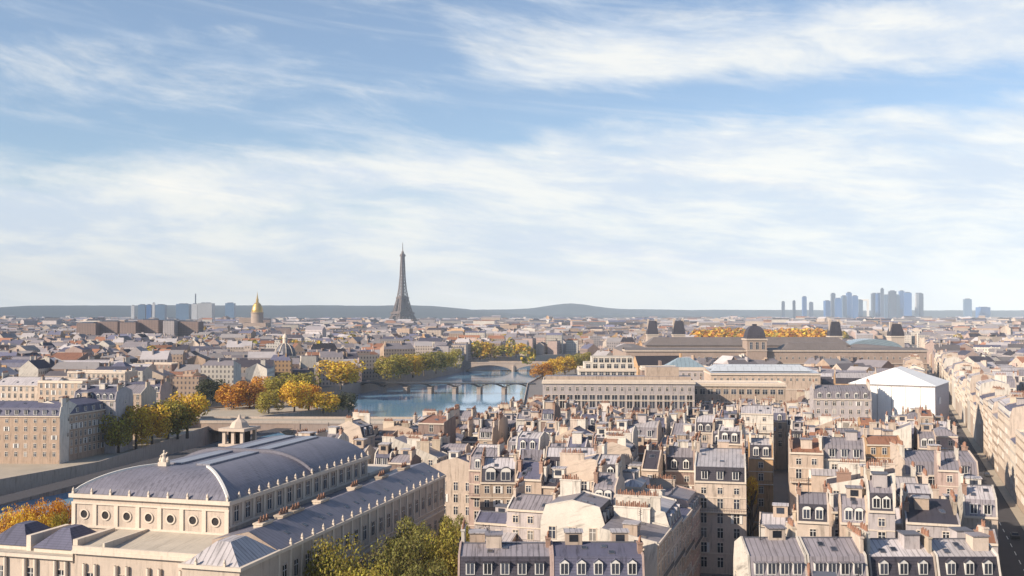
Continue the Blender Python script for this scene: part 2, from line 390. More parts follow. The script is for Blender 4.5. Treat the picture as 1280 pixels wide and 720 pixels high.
def volume(root, ox, oy, w, d, h, roof, wall, rcol, lod, sides, rng, ndorm, pitch, dstyle, nchim, floors, wtype, every, wmax):
    wm = ('far ' if lod >= 3 else 'wall ') + wall
    if roof == 'mansard' and d < 4.5: roof = 'shed'
    P = prof_of(roof, d, pitch); b = MB(); X = w / 2 - .01
    if roof == 'hip': P = [(0, 0), (d, 0)]
    top = max(z for _, z in P)
    # walls
    b.poly([(-X, 0, 0), (X, 0, 0), (X, 0, h), (-X, 0, h)], 0)
    b.poly([(X, d, 0), (-X, d, 0), (-X, d, h + P[-1][1]), (X, d, h + P[-1][1])], 0)
    g = .32 if roof not in ('hip', 'flat') else 0
    for s in (-1, 1):
        side = [(s * X, 0, 0), (s * X, d, 0)] + [(s * X, yy, h + zz + g) for yy, zz in reversed(P)]
        b.poly(side if s > 0 else side[::-1], 1)
        if g:
            inn = [(s * (X - .3), yy, h + zz + g) for yy, zz in P]; out = [(s * X, yy, h + zz + g) for yy, zz in P]
            for i in range(len(P) - 1):
                q = [inn[i], out[i], out[i + 1], inn[i + 1]]; b.poly(q if s > 0 else q[::-1], 1)
                q = [inn[i], inn[i + 1], (inn[i + 1][0], inn[i + 1][1], inn[i + 1][2] - 1), (inn[i][0], inn[i][1], inn[i][2] - 1)]
                b.poly(q if s > 0 else q[::-1], 1)
            q = [(s * X, 0, h), (s * X, 0, h + g), (s * (X - .3), 0, h + g), (s * (X - .3), 0, h)]; b.poly(q, 1)
    if lod < 2:
        b.box(-X, -.3, h - .35, X, .0, h + .04, 2, bottom=True)
        if lod == 0:
            for z in (h - 3.5, 4.2): b.box(-X, -.1, z, X, 0, z + .2, 2, bottom=True)
    if roof == 'flat':
        b.box(-X, 0, h, X, .3, h + .8, 2); b.box(-X, d - .3, h, X, d, h + .8, 2)
        b.box(-X, .3, h, -X + .3, d - .3, h + .8, 2); b.box(X - .3, .3, h, X, d - .3, h + .8, 2)
    if lod == 0 and roof != 'flat' and h > 12:
        e = MB(); e.box(-X, -.75, h - 6.55, X, 0, h - 6.4, 0, bottom=True); e.box(-X, -.74, h - 5.55, X, -.69, h - 5.49, 1, bottom=True)
        for i in range(int(w / .35)): e.box(-X + i * .35, -.73, h - 6.4, -X + i * .35 + .04, -.70, h - 5.5, 1)
        e.build('balcony', ['stone light', 'iron'], root, (ox, oy, 0))
    b.build('wall', [wm, 'wall ' + ('cream' if wall == 'white' else 'white' if rng.random() < .25 else wall), 'stone light'], root, (ox, oy, 0))
    # roof
    rm = ('farroof ' if lod >= 3 else 'roof ') + rcol; r = MB(); XI = X - g * .9
    if roof == 'hip': top = min(w, d) * .5 * pitch; r.hip(-X - .2, -.2, X + .2, d + .2, h + .05, h + top, min(w, d) * .42)
    else:
        off = .06 if roof != 'flat' else .1
        for i, ((y0, z0), (y1, z1)) in enumerate(zip(P, P[1:])):
            steep = roof == 'mansard' and i in (0, 3)
            r.poly([(-XI, y0, h + z0 + off), (XI, y0, h + z0 + off), (XI, y1, h + z1 + off), (-XI, y1, h + z1 + off)], 1 if steep else 0)
        if roof == 'gable' or roof == 'mansard':
            yc, zc = P[len(P) // 2]; r.beam((-XI, yc, h + zc + .1), (XI, yc, h + zc + .1), .22, 2)
    steepm = rm if rcol in ('dark slate', 'blue slate', 'red tile', 'grey zinc') else 'roof ' + rng.choice(['blue slate', 'dark slate', 'grey zinc'])
    upper = rm if rcol != 'dark slate' or roof != 'mansard' else ('roof ' + rng.choice(['grey zinc', 'pale zinc']) if lod < 3 else rm)
    ro = r.build('roof', [upper, steepm, 'lead'], root, (ox, oy, 0))
    zat = lambda yy: next((h + z0 + (z1 - z0) * (yy - y0) / max(y1 - y0, 1e-6) for (y0, z0), (y1, z1) in zip(P, P[1:]) if y0 <= yy <= y1), h)
    # chimneys stand on the party walls
    nc = (rng.choice([1, 2, 2, 3, 4]) if lod < 2 else rng.choice([0, 1, 1, 2])) if nchim is None else nchim
    spots = [(-1, .18), (1, .55), (-1, .62), (1, .15), (-1, .38), (1, .36)]; rng.shuffle(spots)
    for s, fy in spots[:nc]:
        cy = d * fy; c = put('chimney', rng.choice(CHIM), ro, (s * (X - .42), cy, max(zat(cy), zat(min(d, cy + 2)), h + top * .55 if roof != 'hip' else h + top * .6)))
    if lod < 2:
        for k in range(rng.choice([0, 0, 1, 1, 2])):
            cy = rng.uniform(.3, .7) * d; put('roof_hut', rng.choice(HUT), ro, (rng.uniform(-XI + 1.6, XI - 1.6) if XI > 2 else 0, cy, zat(cy) + .1 if roof != 'hip' else h + top * .6), rng.choice([0, R(90)]))
        if rng.random() < .4: put('antenna', ANT, ro, (rng.uniform(-XI, XI) * .7, d * .45, zat(d * .45)), rng.random() * 3)
    if lod < 2 and roof not in ('flat',):
        for k in range(rng.choice([0, 1, 2, 3]) if roof != 'hip' else 0):   # skylights
            i = rng.choice([0] if roof in ('shed', 'gable') else [1]); (y0, z0), (y1, z1) = P[i], P[i + 1]
            t = rng.uniform(.25, .7); o = put('skylight', SKYL, ro, (rng.uniform(-XI + 1, XI - 1), y0 + (y1 - y0) * t, h + z0 + (z1 - z0) * t + .07))
            o.rotation_euler = (math.atan2(z1 - z0, y1 - y0), 0, 0)
    elif lod < 2:
        for k in range(rng.choice([1, 2, 3])): put('roof_vent', VENT, ro, (rng.uniform(-X + 1.5, X - 1.5), rng.uniform(1.5, d - 1.5), h + .1))
    # dormers
    nd = 0
    if roof == 'mansard' and lod < 2:
        nd = ndorm if ndorm is not None else max(2, int(w / 2.9)); ds = dstyle or rng.choice(['gable', 'arch', 'flat'])
        mesh = BIGD if ds == 'big' else DORM[(ds, rcol)]
        for i in range(nd): put('dormer', mesh, ro, ((i - (nd - 1) / 2) * (w - 1.2) / nd, .06, h + .42))
        if 'R' in sides or 'L' in sides:
            pass
    # windows
    if lod < 3:
        fh = 3.1; nf = floors or (int(h / fh) if lod == 0 else 3 if lod == 1 else 2)
        wt = wtype or rng.choice(['tall', 'tall', 'mid']); cnt = 0
        if lod == 2: every = 3.2
        faces = [('F', w, 0)] + ([('R', d, 1)] if 'R' in sides else []) + ([('L', d, 2)] if 'L' in sides else [])
        for s in ((-1, 1) if lod < 2 and d > 5 else ()):   # odd small windows in the party walls
            if rng.random() < .55:
                for k in range(rng.choice([1, 2, 2, 3])):
                    put('window', WIN['low'], root, (ox + s * X, oy + rng.uniform(.25, .75) * d, h - rng.choice([1.9, 2.4, 5.0, 5.4, 8.2])), R(90 * s))
        for f, ln, k in faces:
            n = max(1, int((ln - .8) / every)); st = (ln - .6) / n
            for fl in range(nf):
                z = h - fh * (fl + 1) + .35 + (.15 if wt == 'tall' else .3)
                if z < .3: continue
                for i in range(n):
                    cnt += 1
                    if cnt > wmax: break
                    t = (i - (n - 1) / 2) * st
                    loc, a = ((t, 0, z), 0) if k == 0 else ((X, d / 2 + t, z), R(90)) if k == 1 else ((-X, d / 2 + t, z), R(-90))
                    k_ = 'low' if fl == 0 and wt != 'wide' and not wtype and h > 14 and nf > 3 else wt
                    put('window', rng.choice(ALT[k_]) if k_ in ALT and rng.random() < .3 else WIN[k_], root, (loc[0] + ox, loc[1] + oy, loc[2]), a)
    return nc, nd

# ------------------------------------------------------------------ ground, river
def quay_r(y): return -133 + .3686 * (y - 143)
RIVER = [(-260, 60), (quay_r(60) - 4, 60), (quay_r(512), 512), (12, 820), (34, 985), (108, 1148), (104, 1300), (130, 1450), (330, 2100), (330, 2300), (290, 2300), (100, 1480), (60, 1400), (-22, 1330), (-52, 1160),
         (-92, 960), (-128, 800), (-160, 700), (-215, 600), (-300, 420), (-420, 240), (-520, 60)]
ISLAND = [(-232, 60), (-222, 180), (-172, 334), (-152, 384), (-149, 440), (-147, 520), (-132, 560), (-93, 616), (-98, 640), (-150, 650), (-205, 560), (-270, 420), (-330, 180), (-360, 60)]
EXTG = [(-14000, -3000), (14000, -3000), (14000, 16000), (-14000, 16000)]
def fill(name, loops, z, m):
    import bmesh
    bm = bmesh.new(); edges = []
    for lp in loops:
        vs = [bm.verts.new((x, y, z)) for x, y in lp]
        edges += [bm.edges.new((vs[i], vs[(i + 1) % len(vs)])) for i in range(len(vs))]
    bmesh.ops.triangle_fill(bm, use_beauty=True, use_dissolve=False, edges=edges)
    for f in bm.faces:
        if f.normal.z < 0: f.normal_flip()
    me = bpy.data.meshes.new(name); bm.to_mesh(me); bm.free(); me.materials.append(M[m]); me.uv_layers.new(name='UVMap')
    return kind(put(name, me), 'structure')
fill('ground', [EXTG, RIVER], 0, 'city ground')
fill('island_ground', [ISLAND], .0, 'paving')
kind(MBW := (lambda b: (b.poly([(-900, 0, -8), (900, 0, -8), (900, 2700, -8), (-900, 2700, -8)], 0), b.build('river_water', ['water']))[1])(MB()), 'structure')
def bank(name, lp, flip, label):
    b = MB()
    for i in range(len(lp)):
        p, q = lp[i], lp[(i + 1) % len(lp)]
        if flip: p, q = q, p
        L = math.hypot(q[0] - p[0], q[1] - p[1]); n = max(1, int(L / 60)); 
        for k in range(n):
            a = [p[j] + (q[j] - p[j]) * k / n for j in (0, 1)]; c = [p[j] + (q[j] - p[j]) * (k + 1) / n for j in (0, 1)]
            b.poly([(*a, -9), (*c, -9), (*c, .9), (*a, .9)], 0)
            ux, uy = (q[0] - p[0]) / L, (q[1] - p[1]) / L; nx, ny = uy, -ux
            A, C = (a[0] - nx * .5, a[1] - ny * .5), (c[0] - nx * .5, c[1] - ny * .5)
            b.poly([(*a, .9), (*c, .9), (*C, .9), (*A, .9)], 1); b.poly([(*C, 0), (*A, 0), (*A, .9), (*C, .9)], 1)
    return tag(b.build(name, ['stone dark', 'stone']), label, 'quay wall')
bank('quay_wall', RIVER, True, 'weathered stone embankment wall along the outer river banks')
bank('quay_wall', ISLAND, False, 'weathered stone embankment wall round the island below the corner block')
for p in (RIVER,):
    pass
# quay plaza and the long straight street
UR = R(-20.1); UA = R(-15.5)
def strip(name, x, y, rz, w, L, z, m):
    b = MB(); n = max(1, int(L / 40))
    for i in range(n): b.poly([(-w / 2, L * i / n, z), (w / 2, L * i / n, z), (w / 2, L * (i + 1) / n, z), (-w / 2, L * (i + 1) / n, z)], 0)
    return kind(b.build(name, [m], None, (x, y, 0), rz), 'structure')
RIV = (92.5, 177)                                   # a point on the axis of the straight street
sx, sy = math.sin(-UR), math.cos(-UR)
P0 = (RIV[0] - sx * 150, RIV[1] - sy * 150)
strip('street', *P0, UR, 9.6, 2300, .008, 'asphalt')
for s in (-1, 1):
    b = MB()
    for i in range(40): b.box(s * 6.0 - 1.2, i * 50, 0, s * 6.0 + 1.2, i * 50 + 50, .13, 0)
    kind(b.build('pavement', ['paving'], None, (*P0, 0), UR), 'structure')
b = MB()
for i in range(110):
    for xx in (0,): b.poly([(xx - .08, i * 9, .014), (xx + .08, i * 9, .014), (xx + .08, i * 9 + 4, .014), (xx - .08, i * 9 + 4, .014)], 0)
kind(b.build('lane_marking', ['road paint'], None, (*P0, 0), UR), 'structure')
strip('side_street', 15.5, 120, R(-17.3), 9, 104, .008, 'asphalt')
strip('side_street', -60, 100, UA, 9, 400, .004, 'asphalt')
strip('quay_road', -164, 250, R(-12), 9, 260, .008, 'asphalt')

# ------------------------------------------------------------------ the theatre
T = thing('theatre', 'long stone theatre with a hipped blue zinc barrel roof and a row of round windows', 'theatre', (-43.7, 161, 0), R(-15.3))
take(rect(-43.7, 161, R(-15.3), -42, -18, 13, 72))
b = MB(); b.box(-28, 0, 0, 0, 54, 25.6, 0)
b.box(-28.5, -.5, 25.6, .5, 54.4, 26.2, 1, bottom=True)
b.box(-28.25, -.25, 20.9, .25, 0, 21.3, 1, bottom=True); b.box(0, 0, 22.0, .2, 54, 22.3, 1, bottom=True)
b.box(-28.2, -.2, 24.6, .2, 0, 24.9, 1, bottom=True)
for i in range(8): xx = -27.8 + i * 27.6 / 7; b.box(xx - .35, -.18, 21.3, xx + .35, 0, 24.6, 1)
for i in range(16): yy = .6 + i * 52.8 / 15; b.box(0, yy - .3, 22.3, .16, yy + .3, 25.6, 1)
b.build('hall_wall', ['stone', 'stone light'], T)
for i in range(7): put('round_window', WIN['round'], T, (-27.8 + (i + .5) * 27.6 / 7, 0, 23.0)).scale = (.74, 1, .74)
for i in range(15): put('window', WIN['hall'], T, (0, .6 + (i + .5) * 52.8 / 15, 22.75), R(90))
# barrel roof with a hipped front
b = MB(); K = 12; L = []
for k in range(K + 1):
    t = k / K; L.append((-28 + 9.5 * t, 9.5 * t, -9.5 * t, 26.25 + 3.5 * (1 - (1 - t) ** 2.0) ** .8))
for (a, yy, c, z), (a2, y2, c2, z2) in zip(L, L[1:]):
    b.poly([(a, yy, z), (c, yy, z), (c2, y2, z2), (a2, y2, z2)], 0)
    b.poly([(c, yy, z), (c, 53.9, z), (c2, 53.9, z2), (c2, y2, z2)], 0)
    b.poly([(a, 53.9, z), (a, yy, z), (a2, y2, z2), (a2, 53.9, z2)], 0)
b.poly([(L[-1][0], 9.5, L[-1][3]), (L[-1][2], 9.5, L[-1][3]), (L[-1][2], 53.9, L[-1][3]), (L[-1][0], 53.9, L[-1][3])], 0)
b.poly([(c, 53.9, z) for a, y_, c, z in L] + [(a, 53.9, z) for a, y_, c, z in reversed(L)], 1)
hr = b.build('hall_roof', ['theatre roof', 'stone dark'], T)
for p in hr.data.polygons: p.use_smooth = False
for e in (0, 1):
    b = MB()
    for (a, yy, c, z), (a2, y2, c2, z2) in zip(L, L[1:]): b.beam(((c, a)[e], yy, z + .1), ((c2, a2)[e], y2, z2 + .1), .4, 0)
    b.build('hip_rib', ['white frame'], hr)
b = MB(); Q = [(a, z) for a, _, c, z in L] + [(c, z) for a, _, c, z in reversed(L)]
for (a, z), (c, z2) in zip(Q, Q[1:]): b.beam((a, 29, z + .1), (c, 29, z2 + .1), .9, 0)
b.build('cross_rib', ['theatre roof'], hr)
for y0, y1 in ((11, 27.5), (30.5, 52)):
    for x0 in (-17.9, -12.6):
        b = MB(); b.box(x0, y0, L[-1][3], x0 + 2.6, y1, L[-1][3] + .3, 0); b.build('roof_skylight', ['theatre glazing'], hr)
fm = MB(); fm.box(-.17, -.17, 0, .17, .17, .45, 0); fm.ring(0, 0, [(.12, .45), (.22, .62), (.14, .8), (.02, 1.05)], 8, 0)
FIN = fm.mesh('finial', ['stone light'])
for i in range(9): put('finial', FIN, T, (-27.9 + i * 27.8 / 8, -.1, 26.2))
for i in range(1, 18): put('finial', FIN, T, (.1, -.1 + i * 54 / 17, 26.2))
def statue(parent, x, y, z, s=1.0, wings=True):
    b = MB(); b.box(-1.1 * s, -.8 * s, 0, 1.1 * s, .8 * s, 1.0 * s, 0)
    b.ring(0, 0, [(.75 * s, 1 * s), (.6 * s, 1.7 * s), (.36 * s, 2.2 * s), (.48 * s, 2.8 * s), (.2 * s, 3.1 * s), (.15 * s, 3.2 * s), (.24 * s, 3.4 * s), (.2 * s, 3.65 * s), (.02, 3.75 * s)], 10, 0)
    for k in (-1, 1):
        b.beam((k * .4 * s, 0, 2.8 * s), (k * .95 * s, -.1 * s, 2.3 * s + (k > 0) * 1.0 * s), .22 * s, 0)
        b.ring(k * .9 * s, .1, [(.4 * s, 1.0 * s), (.5 * s, 1.5 * s), (.25 * s, 2.0 * s), (.02, 2.2 * s)], 8, 0)
    return b.build('statue', ['stone light'], parent, (x, y, z))
statue(T, -17.5, 9.2, L[-1][3] - .1, .72)
# front block, with its pale roof terrace
b = MB(); b.box(-19, -11, 0, 2, 0, 19.6, 0); b.box(-19.2, -11.5, 19.6, 2.2, -11, 20.1, 1, bottom=True); b.box(-46, -10.6, 0, -19, 0, 18.4, 0); b.box(-46.4, -11.1, 18.4, -19.2, -10.6, 18.9, 1, bottom=True)
for i in range(9):
    xx = -43.2 + i * 5.4
    for s in (-.95, .95): b.ring(xx + s, -11.25 + .4 * (i < 5), [(.32, 10), (.28, 18.2)], 10, 1, cap=False)
    b.box(xx - 1.4, -11.6, 9.6, xx + 1.4, -11, 10, 1, bottom=True)
b.build('front_wall', ['stone', 'stone light'], T)
for i in range(9): put('window', WIN['hall'], T, (-43.2 + i * 5.4, -10.6 if i < 5 else -11, 14.4)); put('window', WIN['hall'], T, (-43.2 + i * 5.4, -10.6 if i < 5 else -11, 10.3))
b = MB(); b.poly([(-19.2, -11.2, 20.14), (2.1, -11.2, 20.14), (2.1, -.2, 21.0), (-19.2, -.2, 21.0)], 0); b.poly([(-46.2, -10.8, 18.94), (-19.2, -10.8, 18.94), (-19.2, -.2, 19.2), (-46.2, -.2, 19.2)], 0); b.poly([(-19.2, -11.2, 18), (-19.2, -11.2, 20.14), (-19.2, -.2, 21), (-19.2, -.2, 18)], 1)
b.box(-19.2, -11.3, 20.1, 2.1, -10.9, 20.7, 1); b.box(-14.2, -11, 20.2, -13.9, -.3, 21.3, 1)
b.build('terrace_roof', ['terrace', 'stone light'], T)
def pavilion(x0, y0, x1, y1, h, rh, rmat, nw):
    b = MB(); b.box(x0, y0, 0, x1, y1, h, 0); b.box(x0 - .4, y0 - .4, h, x1 + .4, y1 + .4, h + .5, 1, bottom=True)
    o = b.build('pavilion_wall', ['stone', 'stone light'], T)
    b = MB(); b.hip(x0 + .2, y0 + .2, x1 - .2, y1 - .2, h + .5, h + .5 + rh, min(x1 - x0, y1 - y0) * .36); b.build('pavilion_roof', [rmat], T)
    for i in range(nw): put('window', WIN['hall'], T, (x0 + (i + .5) * (x1 - x0) / nw, y0, h - 4.6))
    for i in range(nw): put('finial', FIN, T, (x0 + (i + .5) * (x1 - x0) / nw, y0 - .1, h + .5))
pavilion(2.3, -16, 11.2, -5, 20, 2.6, 'roof pale zinc', 2)
for x0, x1, y0 in ((-27.4, -20.2, -9.6), (-36.4, -29.0, -9.0)):
    b = MB(); b.box(x0, y0, 18.8, x1, y0 + 8.4, 19.6, 0); b.box(x1, y0 - .3, 18.8, x1 + .8, y0 + 8.6, 21.3, 0); b.build('roof_wall', ['stone light'], T)
    b = MB(); b.hip(x0 - .2, y0 - .2, x1, y0 + 8.6, 19.6, 22.2, 3.0); b.build('pavilion_roof', ['roof blue slate'], T)
# the wings beside the hall
for side, x0, x1, y1 in ((1, .25, 11, 70), (-1, -40, -28.3, 60)):
    H = 19.9 if side > 0 else 12.0
    b = MB(); b.box(x0, -5, 0, x1, y1, H, 0); b.box(x0, -5, 19.9, x1 + .45, y1, 20.4, 1, bottom=True) if side > 0 else b.box(x0 - .45, -5, H, x1, y1, H + .5, 1, bottom=True)
    if side > 0:
        b.box(x1, -5, 12.9, x1 + .25, y1, 13.3, 1, bottom=True); b.box(x1, -5, 14.0, x1 + .15, y1, 14.2, 1, bottom=True)
        for i in range(21): yy = -4.6 + i * 3.72; b.box(x1, yy - .28, 14.2, x1 + .18, yy + .28, 19.9, 1)
    b.build('wing_wall', ['stone', 'stone light'], T)
    if side > 0:
        for i in range(20):
            put('window', WIN['hall'], T, (x1, -2.74 + i * 3.72, 15.4), R(90)); put('window', WIN['hall'], T, (x1, -2.74 + i * 3.72, 9.2), R(90))
        for i in range(1, 20): put('finial', FIN, T, (x1 + .1, -4.6 + i * 3.72, 20.4))
    b = MB(); xe, xw = (x1 + .2, x0) if side > 0 else (x0 - .2, x1); xm = (xe + xw) / 2 + side * .6
    for yy0, yy1 in [(-5 + (y1 + 5) * i / 8, -5 + (y1 + 5) * (i + 1) / 8) for i in range(8)]:
        q = [(xe, yy0, H + .54), (xe, yy1, H + .54), (xm, yy1, H + 3), (xm, yy0, H + 3)]; q2 = [(xm, yy0, H + 3), (xm, yy1, H + 3), (xw, yy1, H + 1.5), (xw, yy0, H + 1.5)]
        b.poly(q if side > 0 else q[::-1], 0); b.poly(q2 if side > 0 else q2[::-1], 0)
    b.poly([(xe, -5, H + .52), (xm, -5, H + 2.98), (xw, -5, H + 1.48), (xw, -5, H + .5)], 1); b.poly([(xe, y1, H + .52), (xm, y1, H + 2.98), (xw, y1, H + 1.48), (xw, y1, H + .5)], 1)
    wr = b.build('wing_roof', ['theatre roof', 'stone dark'], T)
    if side > 0:
        TC = chimney_mesh(3.4, 1.1, 1.5, 'chimney plaster', 9)
        for yy in (-1, 5.5, 9.5, 19, 33, 46, 58): put('chimney', TC, wr, (xm - .7, yy, 22.2))
        for yy in (2, 8, 14, 17, 24, 28, 31, 38, 42, 50, 54, 62, 66):
            o = put('skylight', SKYL, wr, (xe - 2.3, yy, 21.5)); o.rotation_euler = (0, math.atan2(2.4, xe - xm), 0)
b = MB(); b.box(-28, 54.4, 0, 0, 66, 22, 0, top=1); b.box(-28.3, 54.4, 22, .3, 66.3, 22.6, 2, bottom=True); b.build('stage_block', ['stone', 'terrace', 'stone light'], T)
b = MB(); b.box(-33.5, 54, 19, -28.4, 60, 27, 0); b.box(-34, 53.5, 27, -27.9, 60.5, 27.5, 0, bottom=True)
for i in (0, 1, 2):
    for j in (0, 2): b.box(-33.4 + i * 2.1, 54.1 + j * 2.6, 27.5, -32.7 + i * 2.1, 54.7 + j * 2.6, 30.2, 0)
b.box(-34, 53.5, 30.2, -27.9, 60.5, 30.8, 0, bottom=True); b.box(-32.6, 55.2, 27.5, -29.4, 58.8, 30.2, 1); b.ring(-31, 57, [(2.2, 30.8), (1.6, 31.9), (.5, 32.6), (.1, 33.6)], 8, 0)
b.build('belvedere', ['stone', 'opening shade'], T)
# ------------------------------------------------------------------ bridges
def arch_bridge(name, label, p, q, w, zt, n, mats, pier=3.2, rise=6.0):
    L = math.hypot(q[0] - p[0], q[1] - p[1]); rz = math.atan2(q[1] - p[1], q[0] - p[0])
    T = thing(name, label, 'bridge', (p[0], p[1], 0), rz)
    b = MB(); span = L / n
    for side, yy in ((-1, -w / 2), (1, w / 2)):
        for k in range(n):
            x0, x1 = k * span + pier / 2, (k + 1) * span - pier / 2; m = 10
            pts = [(x0 + (x1 - x0) * i / m, -7 + rise * math.sin(math.pi * i / m) ** .6) for i in range(m + 1)]
            for (a, za), (c, zc) in zip(pts, pts[1:]):
                f = [(a, yy, za), (c, yy, zc), (c, yy, zt), (a, yy, zt)]; b.poly(f if side < 0 else f[::-1], 0)
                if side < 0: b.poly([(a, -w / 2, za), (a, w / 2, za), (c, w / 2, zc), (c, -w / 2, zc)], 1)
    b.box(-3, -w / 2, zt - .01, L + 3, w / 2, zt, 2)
    b.build('deck', [mats[0], 'opening shade', 'paving'], T)
    for s in (-1, 1):
        c = MB(); c.box(-3, s * w / 2 - .25, zt - .4, L + 3, s * w / 2 + .25, zt + 1.0, 0, bottom=True); c.build('parapet', [mats[1]], T)
    for k in range(n + 1):
        c = MB(); c.box(k * span - pier / 2, -w / 2 - .3, -9, k * span + pier / 2, w / 2 + .3, zt - .5, 0)
        c.ring(k * span, -w / 2 - .3, [(pier * .62, -9), (pier * .62, -2), (.2, -.5)], 8, 0); c.build('pier', [mats[0]], T)
    return T
arch_bridge('stone_bridge', 'old stone arch bridge behind the theatre with semicircular arches and pale parapet', (-160, 516), (8, 512), 20, 2.6, 6, ('palace stone', 'stone'))
arch_bridge('far_bridge', 'low dark bridge crossing the river farthest upstream beyond the footbridge', (-52, 1165), (112, 1150), 26, 1.5, 3, ('stone dark', 'stone dark'))
T = thing('footbridge', 'thin flat iron footbridge on dark slim piers over the river', 'bridge', (-131, 838, 0), math.atan2(-16, 148))
L = 150
b = MB(); b.box(-2, -5, .1, L, 5, .7, 0, bottom=True); b.build('deck', ['iron'], T)
for s in (-1, 1):
    c = MB(); c.beam((-2, s * 5, 1.8), (L, s * 5, 1.8), .12); [c.beam((i * 2.5, s * 5, .7), (i * 2.5, s * 5, 1.8), .08) for i in range(60)]; c.build('railing', ['iron'], T)
for k in range(8):
    x = 8 + k * 19.6; c = MB(); c.box(x - 1.5, -6.5, -9, x + 1.5, 6.5, -3.2, 0); c.box(x - 1.8, -7, -3.2, x + 1.8, 7, -2.7, 0, bottom=True); c.build('pier', ['stone dark'], T)
    if k < 7:
        c = MB()
        for yy in (-4, 0, 4):
            pts = [(x + 19.6 * i / 8, yy, -2.7 + 2.9 * math.sin(math.pi * i / 8)) for i in range(9)]
            for a, d in zip(pts, pts[1:]): c.beam(a, d, .4); c.beam(d, (d[0], yy, .2), .2)
        c.build('iron_arch', ['iron'], T)

# ------------------------------------------------------------------ trees
def leaf_mesh(name, n, size, seed, lumps=9, flat=.8):
    rg = random.Random(seed); b = MB(); cs = []
    for i in range(lumps):
        a = 2 * math.pi * i / lumps * 1.618 + rg.random(); zz = rg.uniform(-.55, .72); rr = rg.uniform(.35, .62) * math.sqrt(max(.1, 1 - zz * zz * .8))
        cs.append((rr * math.cos(a), rr * math.sin(a), zz * flat, rg.uniform(.26, .46)))
    cs.append((0, 0, .1, .55))
    for i in range(n):
        cx, cy, cz, cr = rg.choice(cs); d = Vector((rg.gauss(0, 1), rg.gauss(0, 1), rg.gauss(0, 1))).normalized()
        p = Vector((cx, cy, cz)) + d * cr * (.55 + .5 * rg.random() ** .6); s = size * rg.uniform(.6, 1.3)
        nrm = (d + Vector((rg.gauss(0, .6), rg.gauss(0, .6), rg.gauss(0, .6)))).normalized()
        a = nrm.orthogonal().normalized(); c = nrm.cross(a); t = rg.random() * 6.28; a, c = a * math.cos(t) + c * math.sin(t), c * math.cos(t) - a * math.sin(t)
        b.v += [tuple(p + a * s), tuple(p + c * s * .7), tuple(p - a * s), tuple(p - c * s * .7)]
        k = len(b.v); b.f.append((k - 4, k - 3, k - 2, k - 1)); b.m.append(0); b.uv.append([(0, 0)] * 4)
    return b.mesh('crown', ['leaf green'])
CROWN = {'near': [leaf_mesh('crown', 9000, .027, i, 16) for i in range(3)], 'mid': [leaf_mesh('crown', 3000, .05, 10 + i, 12) for i in range(4)], 'far': [leaf_mesh('crown', 420, .12, 20 + i, 8) for i in range(3)]}
def trunk_mesh(seed):
    rg = random.Random(seed); b = MB(); b.ring(0, 0, [(.035, 0), (.026, .2), (.022, .42), (.012, .72)], 7, 0)
    for i in range(6):
        a = i * 1.05 + rg.random(); z = .28 + .06 * i
        b.beam((0, 0, z), (.22 * math.cos(a), .22 * math.sin(a), z + .24), .018)
    return b.mesh('trunk', ['bark'])
TRUNK = [trunk_mesh(i) for i in range(2)]
TREES = []
def tree(x, y, z0, h, r, colour, label, lod='mid', rg=random, group='trees along the river', sag=.51):
    T = thing('tree', label, 'tree', (x, y, z0), rg.uniform(0, 6.28), group)
    t = put('trunk', rg.choice(TRUNK), T); t.scale = (h, h, h)
    c = put('crown', rg.choice(CROWN[lod]), T, (0, 0, h * sag)); c.scale = (r, r, h * (1 - sag) / .9)
    c.material_slots[0].link = 'OBJECT'; c.material_slots[0].material = M['leaf ' + colour]
    TREES.append(T); return T
def tree_px(px, ytop, ybase, z0, wpx, colour, label, lod='mid', group='trees along the river', **k):
    x, y = at(px, ybase, z0); h = at_h(y, ytop) - z0
    return tree(x, y, z0, h, wpx / 2 / FPX * y * 1.42, colour, label, lod, group=group, **k)
def at_h(Y, py): return CAMZ - Y * (py - HOR) / FPX
# island quay, beside the corner block
for a in ((148, 512, 566, 40, 'olive', 'olive green tree at the corner block end of the island quay row'),
          (170, 503, 562, 36, 'yellow', 'yellow tipped tree second from the corner block on the island quay'),
          (190, 506, 556, 40, 'yellow', 'yellowish tree in the middle of the island quay row'),
          (210, 497, 551, 44, 'olive', 'olive brown tree fourth along the island quay row'),
          (234, 486, 548, 44, 'yellow', 'big golden yellow tree at the bridge end of the island quay row'),
          (222, 500, 549, 40, 'olive', 'shaded olive tree tucked beneath the big golden quay tree'),
          (222, 462, 489, 42, 'yellow', 'bright yellow tree standing behind the big golden quay tree'),
          (200, 464, 488, 24, 'olive', 'small olive tree beside the bright yellow tree behind the quay'),
          (265, 472, 505, 40, 'dark', 'dark green tree between the bright yellow tree and the orange one')):
    tree_px(a[0], a[1], a[2], 0, *a[3:], group='trees on the island quay')
